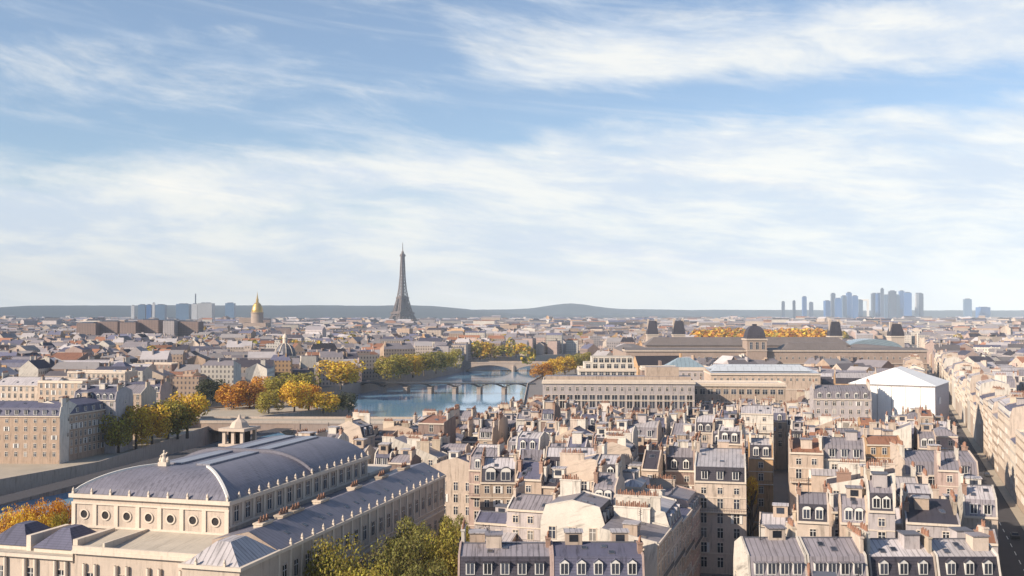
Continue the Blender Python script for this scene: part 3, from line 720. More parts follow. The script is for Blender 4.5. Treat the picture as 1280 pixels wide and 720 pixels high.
# the garden at the island's tip
for a in ((292, 478, 513, 40, 'orange', 'orange tree at the bridge end of the island garden'),
          (312, 474, 512, 36, 'rust', 'broad russet tree second in the island garden'),
          (326, 468, 506, 30, 'orange', 'tall orange brown tree rising behind the russet one'),
          (336, 486, 519, 30, 'olive', 'yellow green tree in front of the russet island tree'),
          (352, 468, 508, 40, 'olive', 'olive tree at the back of the island garden'),
          (374, 462, 506, 46, 'olive', 'tall olive gold tree at the centre back of the island garden'),
          (368, 476, 518, 38, 'yellow', 'yellow sided tree at the front of the island garden'),
          (386, 478, 515, 32, 'orange', 'orange brown tree beside the yellow sided garden tree'),
          (404, 488, 517, 36, 'yellow', 'low yellow tree towards the pointed island tip'),
          (420, 492, 515, 26, 'olive', 'small olive tree near the pointed island tip'),
          (436, 490, 516, 22, 'dark', 'last dark green tree right at the island tip by the water')):
    tree_px(a[0], a[1], a[2], -1.0, *a[3:], group='trees in the island garden')
# left bank of the river
tree_px(426, 447, 487, 0, 52, 'yellow', 'large round golden tree alone on the far bank before the footbridge', group='trees on the far bank')
for i, (px, yt, yb, w, c) in enumerate(((484, 444, 476, 30, 'olive'), (500, 440, 474, 34, 'olive'), (516, 441, 472, 26, 'yellow'), (530, 438, 470, 32, 'olive'), (545, 438, 467, 26, 'green'), (557, 437, 464, 22, 'olive'), (570, 434, 461, 18, 'olive'))):
    tree_px(px, yt, yb, 0, w, c, 'yellow green tree, %s past the footbridge on the far bank' % ('first', 'second', 'third', 'fourth', 'fifth', 'sixth', 'seventh')[i], group='trees on the far bank')
for i, (px, yt, yb, w, c) in enumerate(((600, 424, 450, 18, 'yellow'), (613, 425, 449, 18, 'yellow'), (628, 429, 448, 22, 'olive'), (645, 427, 447, 22, 'yellow'))):
    tree_px(px, yt, yb, 0, w, c, 'small yellow tree beyond the low dark bridge, %s along' % ('first', 'second', 'third', 'fourth')[i], 'far', group='trees beyond the far bridge')
for i, (px, yt, yb, w, c) in enumerate(((678, 452, 474, 26, 'orange'), (692, 447, 472, 28, 'yellow'), (706, 444, 469, 26, 'yellow'), (719, 441, 466, 24, 'olive'), (730, 439, 463, 20, 'olive'))):
    tree_px(px, yt, yb, 0, w, c, 'autumn tree on the near bank beyond the footbridge, %s from the water' % ('first', 'second', 'third', 'fourth', 'fifth')[i], group='trees on the near bank')
# square between the theatre and the mansard block
sq = [(-21, 148, 18.5, 6.5), (-13, 156, 17, 6), (-27, 160, 19, 6), (-18, 168, 18.5, 6.5), (-11, 172, 18, 5.5), (-18, 184, 18.5, 6), (-10.5, 188, 17.5, 5), (-11, 202, 16, 4.6), (-14, 139, 14, 5.5)]
for i, (x, y, h, r) in enumerate(sq):
    tree(x, y, 0, h + 1.6, r, ('olive', 'green', 'olive', 'green', 'olive', 'green', 'olive', 'green', 'olive')[i],
         'olive leafy tree between the theatre and mansard block, %s from the picture edge' % ('second', 'third', 'fourth', 'fifth', 'sixth', 'seventh', 'eighth', 'ninth', 'first')[i], 'near', group='trees in the square beside the theatre', sag=.55)
# quay trees in front of the theatre
for i, (px, yt, w, Y, c) in enumerate(((6, 627, 66, 182, 'orange'), (36, 625, 60, 188, 'orange'), (66, 619, 54, 194, 'orange'), (88, 618, 30, 200, 'orange'), (22, 638, 52, 172, 'yellow'), (54, 638, 44, 176, 'yellow'), (76, 634, 34, 184, 'olive'), (4, 652, 44, 168, 'rust'))):
    tree((px - 640) / FPX * Y, Y, 0, at_h(Y, yt), w / 2 / FPX * Y * 1.1, c, 'autumn orange quay tree beside the theatre, %s of the row' % ('third', 'fourth', 'sixth', 'eighth', 'second', 'fifth', 'seventh', 'first')[i], 'near', group='trees on the quay by the theatre', sag=.6)
tree((938 - 640) / FPX * 240, 240, 0, 18.5, 1.9, 'yellow', 'slim yellow street tree squeezed between the two house blocks', 'mid', group='street trees', sag=.75)

# ------------------------------------------------------------------ particular houses, read off the photograph
def fh(pl, pr, py, z, d, label, rz=0, **k):
    xl, y0 = at(pl, py, z); xr, _ = at(pr, py, z); w = xr - xl; x = (xl + xr) / 2
    return house(x, y0, rz, w, d, z, label=label, rng=random.Random(int(pl * 7 + py)), **k)
RA = R(-16.5)
fh(572, 690, 722, 15.5, 12, 'slate mansard block with striped zinc top, nearest the square of dark trees', roof='mansard', wall='pinkish', rcol='dark slate', ndorm=5, dstyle='flat', pitch=.25, nchim=2)
fh(690, 806, 722, 15.5, 12, 'slate mansard block with striped zinc top at the corner of the narrow street', roof='mansard', wall='pinkish', rcol='blue slate', ndorm=5, dstyle='gable', pitch=.3, sides='FR', nchim=1)
# the row facing the narrow street
for i in range(4):
    a = 13 + i * 13.6; x, y = 19.6 + (a + 6.8) * .3, 157 + (a + 6.8) * .954
    house(x, y, R(-17.5) + R(90), 13.5, 9.5, (17.8, 17.2, 16.2, 14.6)[i], 'shed' if i in (0, 2) else 'mansard', ('buff', 'cream', 'buff', 'pinkish')[i], ('grey zinc', 'pale zinc', 'blue slate', 'grey zinc')[i], 0,
          label='house with a long plain front on the narrow street, %s from the corner block' % ('first', 'second', 'third', 'fourth')[i], rng=random.Random(90 + i), nchim=(2, 3, 2, 1)[i], pitch=.3)
fh(868, 932, 602, 19.5, 34, 'tall plain cream corner house with three white dormers closing the narrow street', rz=R(-12), roof='mansard', wall='cream', rcol='dark slate', ndorm=3, dstyle='flat', sides='FR', pitch=.2, every=2.9, nchim=4)
fh(600, 645, 603, 17, 10, 'cream house with a steep black mansard and two big arched dormers', rz=R(-4), roof='mansard', wall='buff', rcol='dark slate', ndorm=2, dstyle='big', pitch=.7, every=1.9, wtype='mid', nchim=3)
fh(646, 679, 603, 17, 10, 'narrow house with a grey slanted roof beside the arched dormer house', rz=R(-4), roof='shed', wall='buff', rcol='grey zinc', pitch=1.0, nchim=1)
fh(681, 746, 588, 19, 10, 'wide cream house with a black slate roof between two white party walls', rz=R(-6), roof='mansard', wall='cream', rcol='dark slate', ndorm=2, dstyle='flat', pitch=.6, nchim=2)
fh(832, 868, 588, 18.5, 10, 'dark slate roofed house wedged behind the tall buff corner house', rz=R(-10), roof='mansard', wall='brown', rcol='dark slate', ndorm=2, pitch=.7, nchim=3)
fh(1084, 1127, 556, 21, 11, 'tall ochre orange house standing alone above pale roofs', rz=R(-10), roof='gable', wall='ochre', rcol='red tile', pitch=.3, wtype='mid', nchim=1)
fh(1132, 1222, 594, 18, 13, 'wide grey mansard house with a cream front near the long straight street', rz=R(-6), roof='mansard', wall='cream', rcol='grey zinc', ndorm=3, dstyle='flat', pitch=.5, every=3.4, wtype='wide', nchim=4)
fh(936, 966, 572, 20, 12, 'orange pink house with a black mansard facing the yellow street tree', rz=R(-12), roof='mansard', wall='ochre', rcol='dark slate', ndorm=2, pitch=.3, nchim=2)
fh(936, 1010, 722, 15.5, 11, 'house with small flat dormers in a pale striped roof at the narrow street', roof='mansard', wall='pinkish', rcol='grey zinc', ndorm=4, dstyle='flat', pitch=.6, sides='FL', nchim=1)
fh(1011, 1086, 722, 15.5, 11, 'brown fronted house with flat dormers beside the blue windowed mansards', roof='mansard', wall='brown', rcol='grey zinc', ndorm=4, dstyle='flat', pitch=.6, nchim=2)
fh(1088, 1172, 722, 15.2, 11, 'slate mansard house with a red edged roof and gabled dormers, closer to narrow street', roof='mansard', wall='cream', rcol='dark slate', ndorm=3, dstyle='gable', pitch=.55, nchim=2)
fh(1173, 1252, 722, 15.2, 11, 'slate mansard house with gabled dormers at the foot of the long straight street', roof='mansard', wall='cream', rcol='dark slate', ndorm=3, dstyle='gable', pitch=.55, sides='FR', nchim=2)
fh(924, 966, 517, 21, 11, 'bright white house with a blank gable and two small dark windows', rz=R(-14), roof='gable', wall='white', rcol='pale zinc', pitch=.4, every=5, wtype='low', nchim=1)
fh(645, 676, 524, 22, 9, 'house with a blank lilac white upper wall beside brown roofs', rz=R(-3), roof='shed', wall='white', rcol='grey zinc', pitch=.15, every=40, nchim=1, lod=1)
fh(522, 556, 529, 22, 12, 'house with a plain brown end wall by the river end of the roofs', rz=R(-14), roof='shed', wall='brown', rcol='red tile', pitch=.15, every=40, nchim=2, lod=1)
fh(1018, 1088, 499, 22.5, 14, 'stone house with a row of tall grey windows beside the white tent', rz=R(-10), roof='mansard', wall='pale grey', rcol='grey zinc', ndorm=6, dstyle='gable', every=2.6, nchim=3, lod=1)
fh(1040, 1082, 640, 17, 10, 'house with a long black open slot under its flat grey roof', rz=R(-8), roof='shed', wall='buff', rcol='grey zinc', pitch=.3, wtype='wide', every=2.5, nchim=2)

# ------------------------------------------------------------------ department store, tent and the big flat roofs behind
def block(name, label, cat, x, y, rz, w, d, h, wall, roofm, rows, wtype='tall', step=3.0, parapet=.8, nmax=96, roofslope=0):
    T = thing(name, label, cat, (x, y, 0), rz); take(rect(x, y, rz, -w / 2, 0, w / 2, d))
    b = MB(); b.box(-w / 2, 0, 0, w / 2, d, h, 0); b.box(-w / 2 - .4, -.5, h - .9, w / 2 + .4, d, h - .2, 1, bottom=True); b.box(-w / 2, -.2, h - 8.2, w / 2, 0, h - 7.8, 1, bottom=True)
    b.build('wall', [wall, 'stone light'], T)
    b = MB(); b.poly([(-w / 2, 0, h + .05), (w / 2, 0, h + .05), (w / 2, d, h + .05 + roofslope), (-w / 2, d, h + .05 + roofslope)], 0)
    if parapet:
        for q in ((-w / 2, 0, w / 2, .4), (-w / 2, d - .4, w / 2, d), (-w / 2, .4, -w / 2 + .4, d - .4), (w / 2 - .4, .4, w / 2, d - .4)): b.box(q[0], q[1], h, q[2], q[3], h + parapet, 1)
    ro = b.build('roof', [roofm, 'stone light'], T)
    n = int((w - 1) / step); c = 0
    for z, wt in rows:
        for i in range(n):
            c += 1
            if c <= nmax: put('window', WIN[wt], T, ((i - (n - 1) / 2) * (w - 1) / n, 0, z))
    return T, ro
T, ro = block('department_store', 'long pale stone department store with a tall row of bay windows', 'store', 45, 441, R(-3), 64, 22, 26.5, 'wall pale grey', 'roof pale zinc', [(22.6, 'mid'), (15.3, 'bay'), (10.4, 'wide')], step=3.1)
b = MB(); b.box(-31, 3, 26.5, 31, 12, 28.6, 0, top=1); b.box(12, 5, 28.6, 26, 12, 32.5, 0, top=1); b.build('attic_storey', ['wall buff', 'roof grey zinc'], ro)
T, ro = block('arcaded_block', 'low pale block with a row of attic arches beside the department store', 'building', 100, 462, R(-4), 42, 16, 24, 'wall buff', 'roof pale zinc', [(19.6, 'wide'), (15, 'tall')], step=3.4)
T, ro = block('stepped_store', 'white terraced store block stepping up above the department store', 'store', 50, 545, R(-2), 30, 26, 26, 'wall white', 'terrace', [(22.5, 'wide'), (18.5, 'wide')], step=3.2)
for x0, x1, y0, h in ((-12, 14, 3, 29.5), (-8, 14, 6, 32.5)):
    b = MB(); b.box(x0, y0, 26 if h < 30 else 29.5, x1, 25, h, 0, top=1); o = b.build('upper_storey', ['wall white', 'terrace'], T)
    for i in range(7): put('window', WIN['wide'], o, (x0 + 2 + i * (x1 - x0 - 4) / 6, y0, h - 2.9))
T, ro = block('glass_roofed_hall', 'hall under a shallow blue glass roof behind the department store', 'building', 93, 556, R(-3), 26, 22, 26, 'wall pale grey', 'roof grey zinc', [(22, 'mid')])
b = MB(); b.hip(-11, 2, 11, 20, 26.4, 31.5, 8); b.build('glazed_roof', ['glass roof'], T)
b = MB(); b.box(-13, 0, 0, -14, 10, 30, 0); b.build('stair_tower', ['wall brown'], T)
T, ro = block('metal_roofed_hall', 'long hall under a bright ribbed metal roof', 'building', 127, 522, R(-4), 54, 30, 25.5, 'wall buff', 'metal roof', [(21.8, 'low')], parapet=0, roofslope=1.5)
b = MB()
for y0 in (5, 16): b.hip(-26, y0, 24, y0 + 8, 26 + y0 * .05, 28.2 + y0 * .05, 3)
b.build('roof_lantern', ['metal roof'], ro)
T, ro = block('grey_service_block', 'dark grey boxy service block behind the department store roof', 'building', 71, 500, R(-3), 17, 14, 29, 'wall brown', 'roof grey zinc', [(25.5, 'mid')])
# tent over a building site
xl, yl = at(1070, 481, 27.5); xr, yr = at(1165, 480, 27.5)
rz = -R(31)
T = thing('site_tent', 'big white sheeted tent with a low pitched top beside the long straight street', 'tent', ((xl + xr) / 2 - 2, yl, 0), rz)
w = 32; take(rect((xl + xr) / 2, yl, rz, -w / 2, 0, w / 2 + 2, 34))
b = MB(); b.poly([(-w / 2, 0, 0), (w / 2, 0, 0), (w / 2, 0, 27.5), (-w / 2, 0, 27.5)], 0); b.poly([(w / 2, 34, 0), (-w / 2, 34, 0), (-w / 2, 34, 27.5), (w / 2, 34, 27.5)], 0)
b.poly([(-w / 2, 34, 0), (-w / 2, 0, 0), (-w / 2, 0, 27.5), (-w / 2, 34, 27.5)], 0); b.build('sheet_wall', ['sheet white'], T)
b = MB(); b.poly([(w / 2, 0, 0), (w / 2, 34, 0), (w / 2, 34, 27.5), (w / 2, 0, 27.5)], 0); b.box(w / 2, 8, 20, w / 2 + .3, 12, 22.5, 1); b.build('side_sheet', ['sheet shaded', 'sheet white'], T)
b = MB(); A = [(-w / 2 - .6, -.6, 27.5), (w / 2 + .6, -.6, 27.5), (w / 2 + .6, 34.6, 27.5), (-w / 2 - .6, 34.6, 27.5)]; p0, p1 = (-1, 12, 33.7), (-1, 25, 33.7)
b.poly([A[0], A[1], p0], 0); b.poly([A[1], A[2], p1, p0], 0); b.poly([A[2], A[3], p1], 0); b.poly([A[3], A[0], p0, p1], 0); b.poly(A[::-1], 0)
b.build('tent_roof', ['sheet white'], T)
b = MB(); b.box(-w / 2 - .1, -.15, 26.9, w / 2 + .1, -.02, 27.4, 0); [b.box(-w / 2 + i * w / 6 - .08, -.1, 0, -w / 2 + i * w / 6 + .08, -.02, 26.9, 0) for i in range(1, 6)]; b.build('seam_band', ['wall pale grey'], T)

# ------------------------------------------------------------------ the old palace
T = thing('palace', 'long low stone palace with a domed clock pavilion at its middle', 'palace', (200, 800, 0), R(-1))
take(rect(200, 800, R(-1), -112, -2, 118, 130))
b = MB(); b.box(-112, 0, 0, 118, 26, 27, 0); b.box(-113, -.8, 26.4, 119, 26, 27.6, 1, bottom=True); b.box(-112, -.5, 17, 118, 0, 17.6, 1, bottom=True)
b.box(-112, 26, 0, -86, 130, 25, 0); b.box(92, 26, 0, 118, 130, 25, 0); b.box(-86, 104, 0, 92, 130, 28, 0)
b.build('wall', ['palace stone', 'stone'], T)
b = MB(); b.poly([(-113, -.6, 27.7), (119, -.6, 27.7), (119, 13, 29.2), (-113, 13, 29.2)], 0); b.poly([(-113, 13, 29.2), (119, 13, 29.2), (119, 26, 27.7), (-113, 26, 27.7)], 0)
b.hip(8, 3, 62, 24, 28, 33, 7, 1); b.hip(-86, 103, 92, 131, 28, 35, 9, 1); b.hip(-112, 26, -86, 130, 25, 29, 9, 0); b.hip(92, 26, 118, 130, 25, 29, 9, 0)
b.build('roof', ['palace slate', 'palace slate'], T)
for i in range(48): put('window', WIN['tall'], T, (-109 + i * 4.8, 0, 20.5)); put('window', WIN['tall'], T, (-109 + i * 4.8, 0, 11.5))
b = MB(); b.box(-20, -4, 0, -5, 14, 36, 0); b.box(-20.7, -4.7, 35.2, -4.3, 14.7, 36.4, 1, bottom=True); b.box(-20.3, -4.3, 27, -4.7, 0, 27.6, 1, bottom=True)
pv = b.build('clock_pavilion', ['palace stone', 'stone'], T)
b = MB(); b.ring(-12.5, 5, [(10.2, 36.4), (9.9, 39), (8.2, 43), (5.6, 45.4), (3, 46.2)], 4, 0, R(45)); b.box(-14, 3.5, 46.2, -11, 6.5, 47.6, 0); b.build('pavilion_roof', ['roof dark slate'], pv)
for i in range(3): put('window', WIN['bay'], pv, (-17 + i * 4.6, -4, 28.2))
def pav(name, label, px, Y, wpx, ytop, yeave, rz=0):
    x = (px - 640) / FPX * Y; w = wpx * .68 / FPX * Y; zt, ze = at_h(Y, ytop), at_h(Y, yeave)
    T = thing(name, label, 'pavilion', (x, Y, 0), rz); take(rect(x, Y, 0, -w / 2, 0, w / 2, w))
    b = MB(); b.box(-w / 2, 0, 0, w / 2, w, ze, 0); b.box(-w / 2 - .6, -.6, ze - 1, w / 2 + .6, w + .6, ze, 1, bottom=True); b.build('wall', ['stone', 'stone light'], T)
    b = MB(); b.ring(0, w / 2, [(w * .72, ze), (w * .66, ze + (zt - ze) * .35), (w * .5, ze + (zt - ze) * .8), (w * .42, zt)], 4, 0, R(45)); b.build('roof', ['roof dark slate'], T)
    for s in (-1, 1):
        c = MB(); c.box(s * w * .36 - 1.2, w * .4, ze, s * w * .36 + 1.2, w * .6, zt + 2, 0); c.build('chimney', ['stone'], T)
pav('roof_pavilion', 'dark steep roofed palace pavilion nearer the river of the pair', 816, 1150, 20, 401, 418)
pav('roof_pavilion', 'dark steep roofed palace pavilion farther from the river of the pair', 849, 1150, 22, 401, 418)
pav('roof_pavilion', 'tall dark pavilion roof before the skyscrapers beside the orange woods', 1045, 1050, 22, 402, 420)
pav('roof_pavilion', 'squat dark pavilion roof beside the start of the long straight street', 1122, 980, 24, 405, 420)
T, ro = block('court_glass_roof', 'palace court under a pale green arched glass roof', 'building', 335, 960, 0, 62, 30, 22, 'stone', 'roof grey zinc', [(17, 'mid')])
b = MB(); k = 14
for i in range(k):
    a0, a1 = math.pi * i / k, math.pi * (i + 1) / k
    b.poly([(-26 * math.cos(a0), 1, 22.2 + 10 * math.sin(a0)), (-26 * math.cos(a0), 29, 22.2 + 10 * math.sin(a0)), (-26 * math.cos(a1), 29, 22.2 + 10 * math.sin(a1)), (-26 * math.cos(a1), 1, 22.2 + 10 * math.sin(a1))][::-1], 0)
b.poly([(-26 * math.cos(math.pi * i / k), 1, 22.2 + 10 * math.sin(math.pi * i / k)) for i in range(k + 1)][::-1], 0)
b.build('glazed_roof', ['glass roof'], T)

# ------------------------------------------------------------------ the island's corner block and the left bank
house(-183, 385, R(-3), 33, 14, 17.5, 'mansard', 'rosy', 'blue slate', 1, 'F', 'corner block on the island with white dormers above a plain pinkish front', random.Random(3), 9, .5, 'flat', 3, cat='house', floors=5, every=3.4)
house(-163.5, 404, R(90 - 12), 32, 14, 17.5, 'mansard', 'rosy', 'blue slate', 1, 'F', 'quayside wing of the island corner block facing the water', random.Random(4), 6, .5, 'flat', 2, floors=5, cover=False)
house(-174, 436, R(-3), 14, 12, 24, 'shed', 'white', 'pale zinc', 1, 'F', 'tall blank lilac white wall rising behind the island corner block', random.Random(5), pitch=.1, every=40, nchim=1)
for i, (px, py, z, w, d, rf, wl, rc) in enumerate(((30, 482, 22, 30, 14, 'gable', 'cream', 'pale zinc'), (75, 478, 24, 22, 14, 'flat', 'buff', 'grey zinc'), (118, 500, 21, 18, 14, 'mansard', 'pale grey', 'blue slate'), (150, 492, 20, 20, 14, 'gable', 'buff', 'grey zinc'), (178, 490, 18, 18, 12, 'mansard', 'pinkish', 'blue slate'), (120, 466, 23, 34, 14, 'flat', 'cream', 'pale zinc'))):
    x, y = at(px, py, z)
    house(x, y, R(-8), w, d, z, rf, wl, rc, 1, 'F', None, random.Random(40 + i), group='houses on the island')
house(-305, 705, R(-2), 84, 16, 18.5, 'mansard', 'pinkish', 'dark slate', 1, 'F', 'long dark roofed public building with a raised middle on the far bank', random.Random(8), 14, .5, 'gable', 6, name='public_building', cat='building', every=4.2)
T, ro = block('domed_institute', 'long riverside institute wing with a dark roof and white cornice', 'building', -214, 800, R(-3), 66, 18, 17, 'stone', 'roof blue slate', [(12.2, 'tall'), (7.5, 'tall')], step=4)
b = MB(); b.hip(-33, 0, 33, 18, 17.2, 21, 7); b.build('slate_roof', ['roof dark slate'], ro)
T, ro = block('institute_wing', 'dark low riverside wing beyond the small stone dome', 'building', -150, 815, R(-3), 46, 16, 16, 'wall brown', 'roof dark slate', [(11.2, 'tall')], step=4)
T = thing('stone_dome', 'small stone dome with a dark ribbed cap and lantern by the river', 'dome', (-182, 835, 0))
b = MB(); b.ring(0, 0, [(8.6, 0), (8.6, 21), (9.2, 21), (9.2, 22)], 20, 0)
for i in range(12): a = i * math.pi / 6; b.ring(8.6 * math.cos(a), 8.6 * math.sin(a), [(.9, 12), (.9, 21)], 6, 0, cap=False)
b.build('drum', ['stone light'], T)
b = MB(); b.ring(0, 0, [(8.6, 22), (8.3, 24.5), (7.2, 27.5), (5.2, 30.2), (2.6, 31.8)], 20, 0)
for i in range(10): a = i * math.pi / 5; [b.beam((r0 * math.cos(a), r0 * math.sin(a), z0), (r1 * math.cos(a), r1 * math.sin(a), z1), .6, 1) for (r0, z0), (r1, z1) in zip([(8.7, 22), (8.4, 24.5), (7.3, 27.5), (5.3, 30.2)], [(8.4, 24.5), (7.3, 27.5), (5.3, 30.2), (2.7, 31.8)])]
b.build('cap', ['lead', 'stone light'], T)
b = MB(); b.ring(0, 0, [(2, 31.6), (2, 36), (2.4, 36.2), (1.6, 38), (.3, 39.5), (.1, 42)], 10, 0); b.build('lantern', ['stone light'], T)
# big gilded dome
T = thing('gilded_dome', 'tall gilded church dome with a pointed lantern among far roofs', 'dome', (-637, 2601, 0))
b = MB(); b.box(-28, -28, 0, 28, 28, 34, 0); b.ring(0, 0, [(15, 34), (15, 58), (16.4, 58.5), (16.4, 60)], 24, 0); b.build('drum', ['stone dark'], T)
b = MB(); b.ring(0, 0, [(14.2, 60), (14, 66), (12.2, 74), (8.6, 81), (4, 85)], 24, 0); b.build('cap', ['gilt'], T)
b = MB(); b.ring(0, 0, [(3.4, 85), (3.2, 93), (2.2, 95), (.7, 105), (.2, 112)], 10, 0); b.build('lantern', ['gilt'], T)
# iron lattice tower
T = thing('lattice_tower', 'tall dark iron lattice tower rising high above the far roofs', 'tower', (-417, 3962, 0), R(38))
def half(z):                                        # half width of the tower at height z
    k = [(0, 54), (57, 28), (115, 15.5), (150, 10.5), (200, 6.8), (276, 4.2), (300, 3.6)]
    for (a, w0), (c, w1) in zip(k, k[1:]):
        if a <= z <= c: return w0 + (w1 - w0) * (z - a) / (c - a)
    return 4
for qx in (-1, 1):
    for qy in (-1, 1):
        b = MB(); zs = [0, 14, 28, 42, 57, 71, 85, 100, 115]
        leg = lambda z, i, j: (qx * (half(z) - i * (25 - z * .135)), qy * (half(z) - j * (25 - z * .135)), z)
        for z0, z1 in zip(zs, zs[1:]):
            cs = ((0, 0), (1, 0), (1, 1), (0, 1))
            for k in range(4):
                c0, c1 = cs[k], cs[(k + 1) % 4]
                b.beam(leg(z0, *c0), leg(z1, *c0), 3.4); b.beam(leg(z0, *c0), leg(z1, *c1), 1.7); b.beam(leg(z0, *c1), leg(z1, *c0), 1.7); b.beam(leg(z1, *c0), leg(z1, *c1), 1.8)
        b.build('leg', ['tower iron'], T)
for z, e, hh in ((57, 5, 6), (115, 3, 5), (276, 4, 6)):
    b = MB(); q = half(z) + e; b.box(-q, -q, z, q, q, z + hh, 0, bottom=True); b.box(-q * .8, -q * .8, z + hh, q * .8, q * .8, z + hh + 4, 0); b.build('platform', ['tower iron'], T)
b = MB(); zs = [119] + [119 + 157 * (i / 13) for i in range(1, 14)]
for z0, z1 in zip(zs, zs[1:]):
    cs = ((-1, -1), (1, -1), (1, 1), (-1, 1))
    for k in range(4):
        P = lambda z, c: (c[0] * half(z), c[1] * half(z), z)
        c0, c1 = cs[k], cs[(k + 1) % 4]
        b.beam(P(z0, c0), P(z1, c0), 3.4); b.beam(P(z0, c0), P(z1, c1), 1.5); b.beam(P(z0, c1), P(z1, c0), 1.5); b.beam(P(z1, c0), P(z1, c1), 1.3)
b.box(-2.2, -2.2, 119, 2.2, 2.2, 276, 0); b.build('shaft', ['tower iron'], T)
for k in range(4):
    b = MB(); m = 12; rot = Matrix.Rotation(k * math.pi / 2, 3, 'Z'); pts = [Vector((-32 * math.cos(math.pi * i / m), -45 + 12 * math.sin(math.pi * i / m), 12 + 40 * math.sin(math.pi * i / m))) for i in range(m + 1)]
    for p, q in zip(pts, pts[1:]): b.beam(rot @ p, rot @ q, 3.0)
    b.build('base_arch', ['tower iron'], T)
b = MB(); b.ring(0, 0, [(5, 286), (5, 292), (3, 296), (1.6, 300), (1.2, 318), (.5, 330)], 8, 0); b.build('mast', ['tower iron'], T)
# riverside slab towers
def slab(px, ytop, wpx, Y, mt, label, name='tower_block', cat='tower block', ybase=None, rz=0, depth=None, group=None, cap=0):
    x = (px - 640) / FPX * Y; w = wpx / FPX * Y; h = at_h(Y, ytop); d = depth or w * .7
    T = thing(name, label, cat, (x, Y, 0), rz, group); take(rect(x, Y, rz, -w / 2, 0, w / 2, d))
    b = MB(); b.box(-w / 2, 0, 0, w / 2, d, h, 0); b.build('wall', [mt], T)
    b = MB(); b.box(-w * .3, d * .2, h, w * .3, d * .8, h + max(2, h * .03), 0)
    if cap: b.beam((w * .1, d / 2, h), (w * .1, d / 2, h + cap), 4)
    b.build('roof_plant', ['tower dark'], T)
    return T
for i, (px, yt, w, mt) in enumerate(((166, 382, 4, 'pale'), (177, 381, 9, 'steel'), (186, 381, 6, 'blue'), (192, 379, 3, 'pale'), (200, 381, 12, 'steel'), (228, 380, 16, 'steel'), (243, 380, 7, 'pale'), (256, 379, 18, 'pale'), (287, 379, 11, 'steel'))):
    slab(px, yt, w, 4530, 'tower ' + mt, '%s skyline tower block, %s of nine counting towards the gilded dome' % (('slim pale', 'grey', 'blue', 'thin white', 'wide grey', 'broad grey', 'pale', 'broad pale', 'lone grey')[i], ('first', 'second', 'third', 'fourth', 'fifth', 'sixth', 'seventh', 'eighth', 'last')[i]), group='slab towers on the skyline', cap=45 if i == 6 else 0)
for i, (px, yt, w) in enumerate(((108, 404, 24), (134, 402, 26), (160, 403, 20), (185, 400, 26), (211, 401, 14), (232, 402, 32))):
    slab(px, yt, w, 1700 + 20 * (i % 2), 'far brown' if i != 4 else 'far pale grey', 'broad brownish flat topped block rising above far roofs, %s in the line' % ('first', 'second', 'third', 'fourth', 'fifth', 'sixth')[i], 'office_block', 'office block', depth=30, group='brown blocks above the far roofs')
# business district
LD = [(979, 377, 4, 'dark'), (993, 376, 3, 'dark'), (1006, 371, 5, 'blue'), (1014, 378, 5, 'dark'), (1035, 376, 7, 'blue'), (1042, 367, 5, 'dark'), (1048, 373, 8, 'blue'), (1056, 370, 6, 'steel'), (1062, 366, 6, 'blue'), (1069, 370, 7, 'blue'), (1076, 375, 6, 'steel'),
      (1094, 367, 7, 'dark'), (1103, 361, 4, 'dark'), (1101, 367, 8, 'blue'), (1109, 369, 7, 'steel'), (1116, 364, 9, 'dark'), (1122, 369, 7, 'steel'), (1128, 364, 6, 'blue'), (1135, 366, 9, 'blue'), (1147, 367, 4, 'pale'), (1151, 367, 7, 'dark'), (1210, 374, 9, 'steel'), (1232, 384, 14, 'blue')]  # pale and dark neighbours paint one tower's lit and shaded sides
ORD = ['first', 'second', 'third', 'fourth', 'fifth', 'sixth', 'seventh', 'eighth', 'ninth', 'tenth', 'eleventh', 'twelfth', 'thirteenth', 'fourteenth', 'fifteenth', 'sixteenth', 'seventeenth', 'eighteenth', 'nineteenth', 'twentieth', 'twenty-first', 'twenty-second', 'twenty-third']
for i, (px, yt, w, mt) in enumerate(LD):
    slab(px, yt, w, 7400 + (i % 3) * 120, 'tower ' + mt, '%s skyscraper of the far business district, %s from the lattice tower side' % ({'dark': 'dark', 'blue': 'blue glass', 'steel': 'grey', 'pale': 'pale'}[mt], ORD[i]), 'skyscraper', 'skyscraper', group='skyscrapers of the business district', rz=R((-10, 15, 5)[i % 3]))
T = thing('cube_arch', 'white hollow cube arch standing among the far blue skyscrapers', 'arch', (2900, 8600, 0), R(-15))
h = at_h(8600, 374); b = MB(); b.box(-50, 0, 0, -34, 60, h, 0); b.box(34, 0, 0, 50, 60, h, 0); b.box(-34, 0, h - 16, 34, 60, h, 0, bottom=True); b.build('cube_frame', ['wall white'], T)
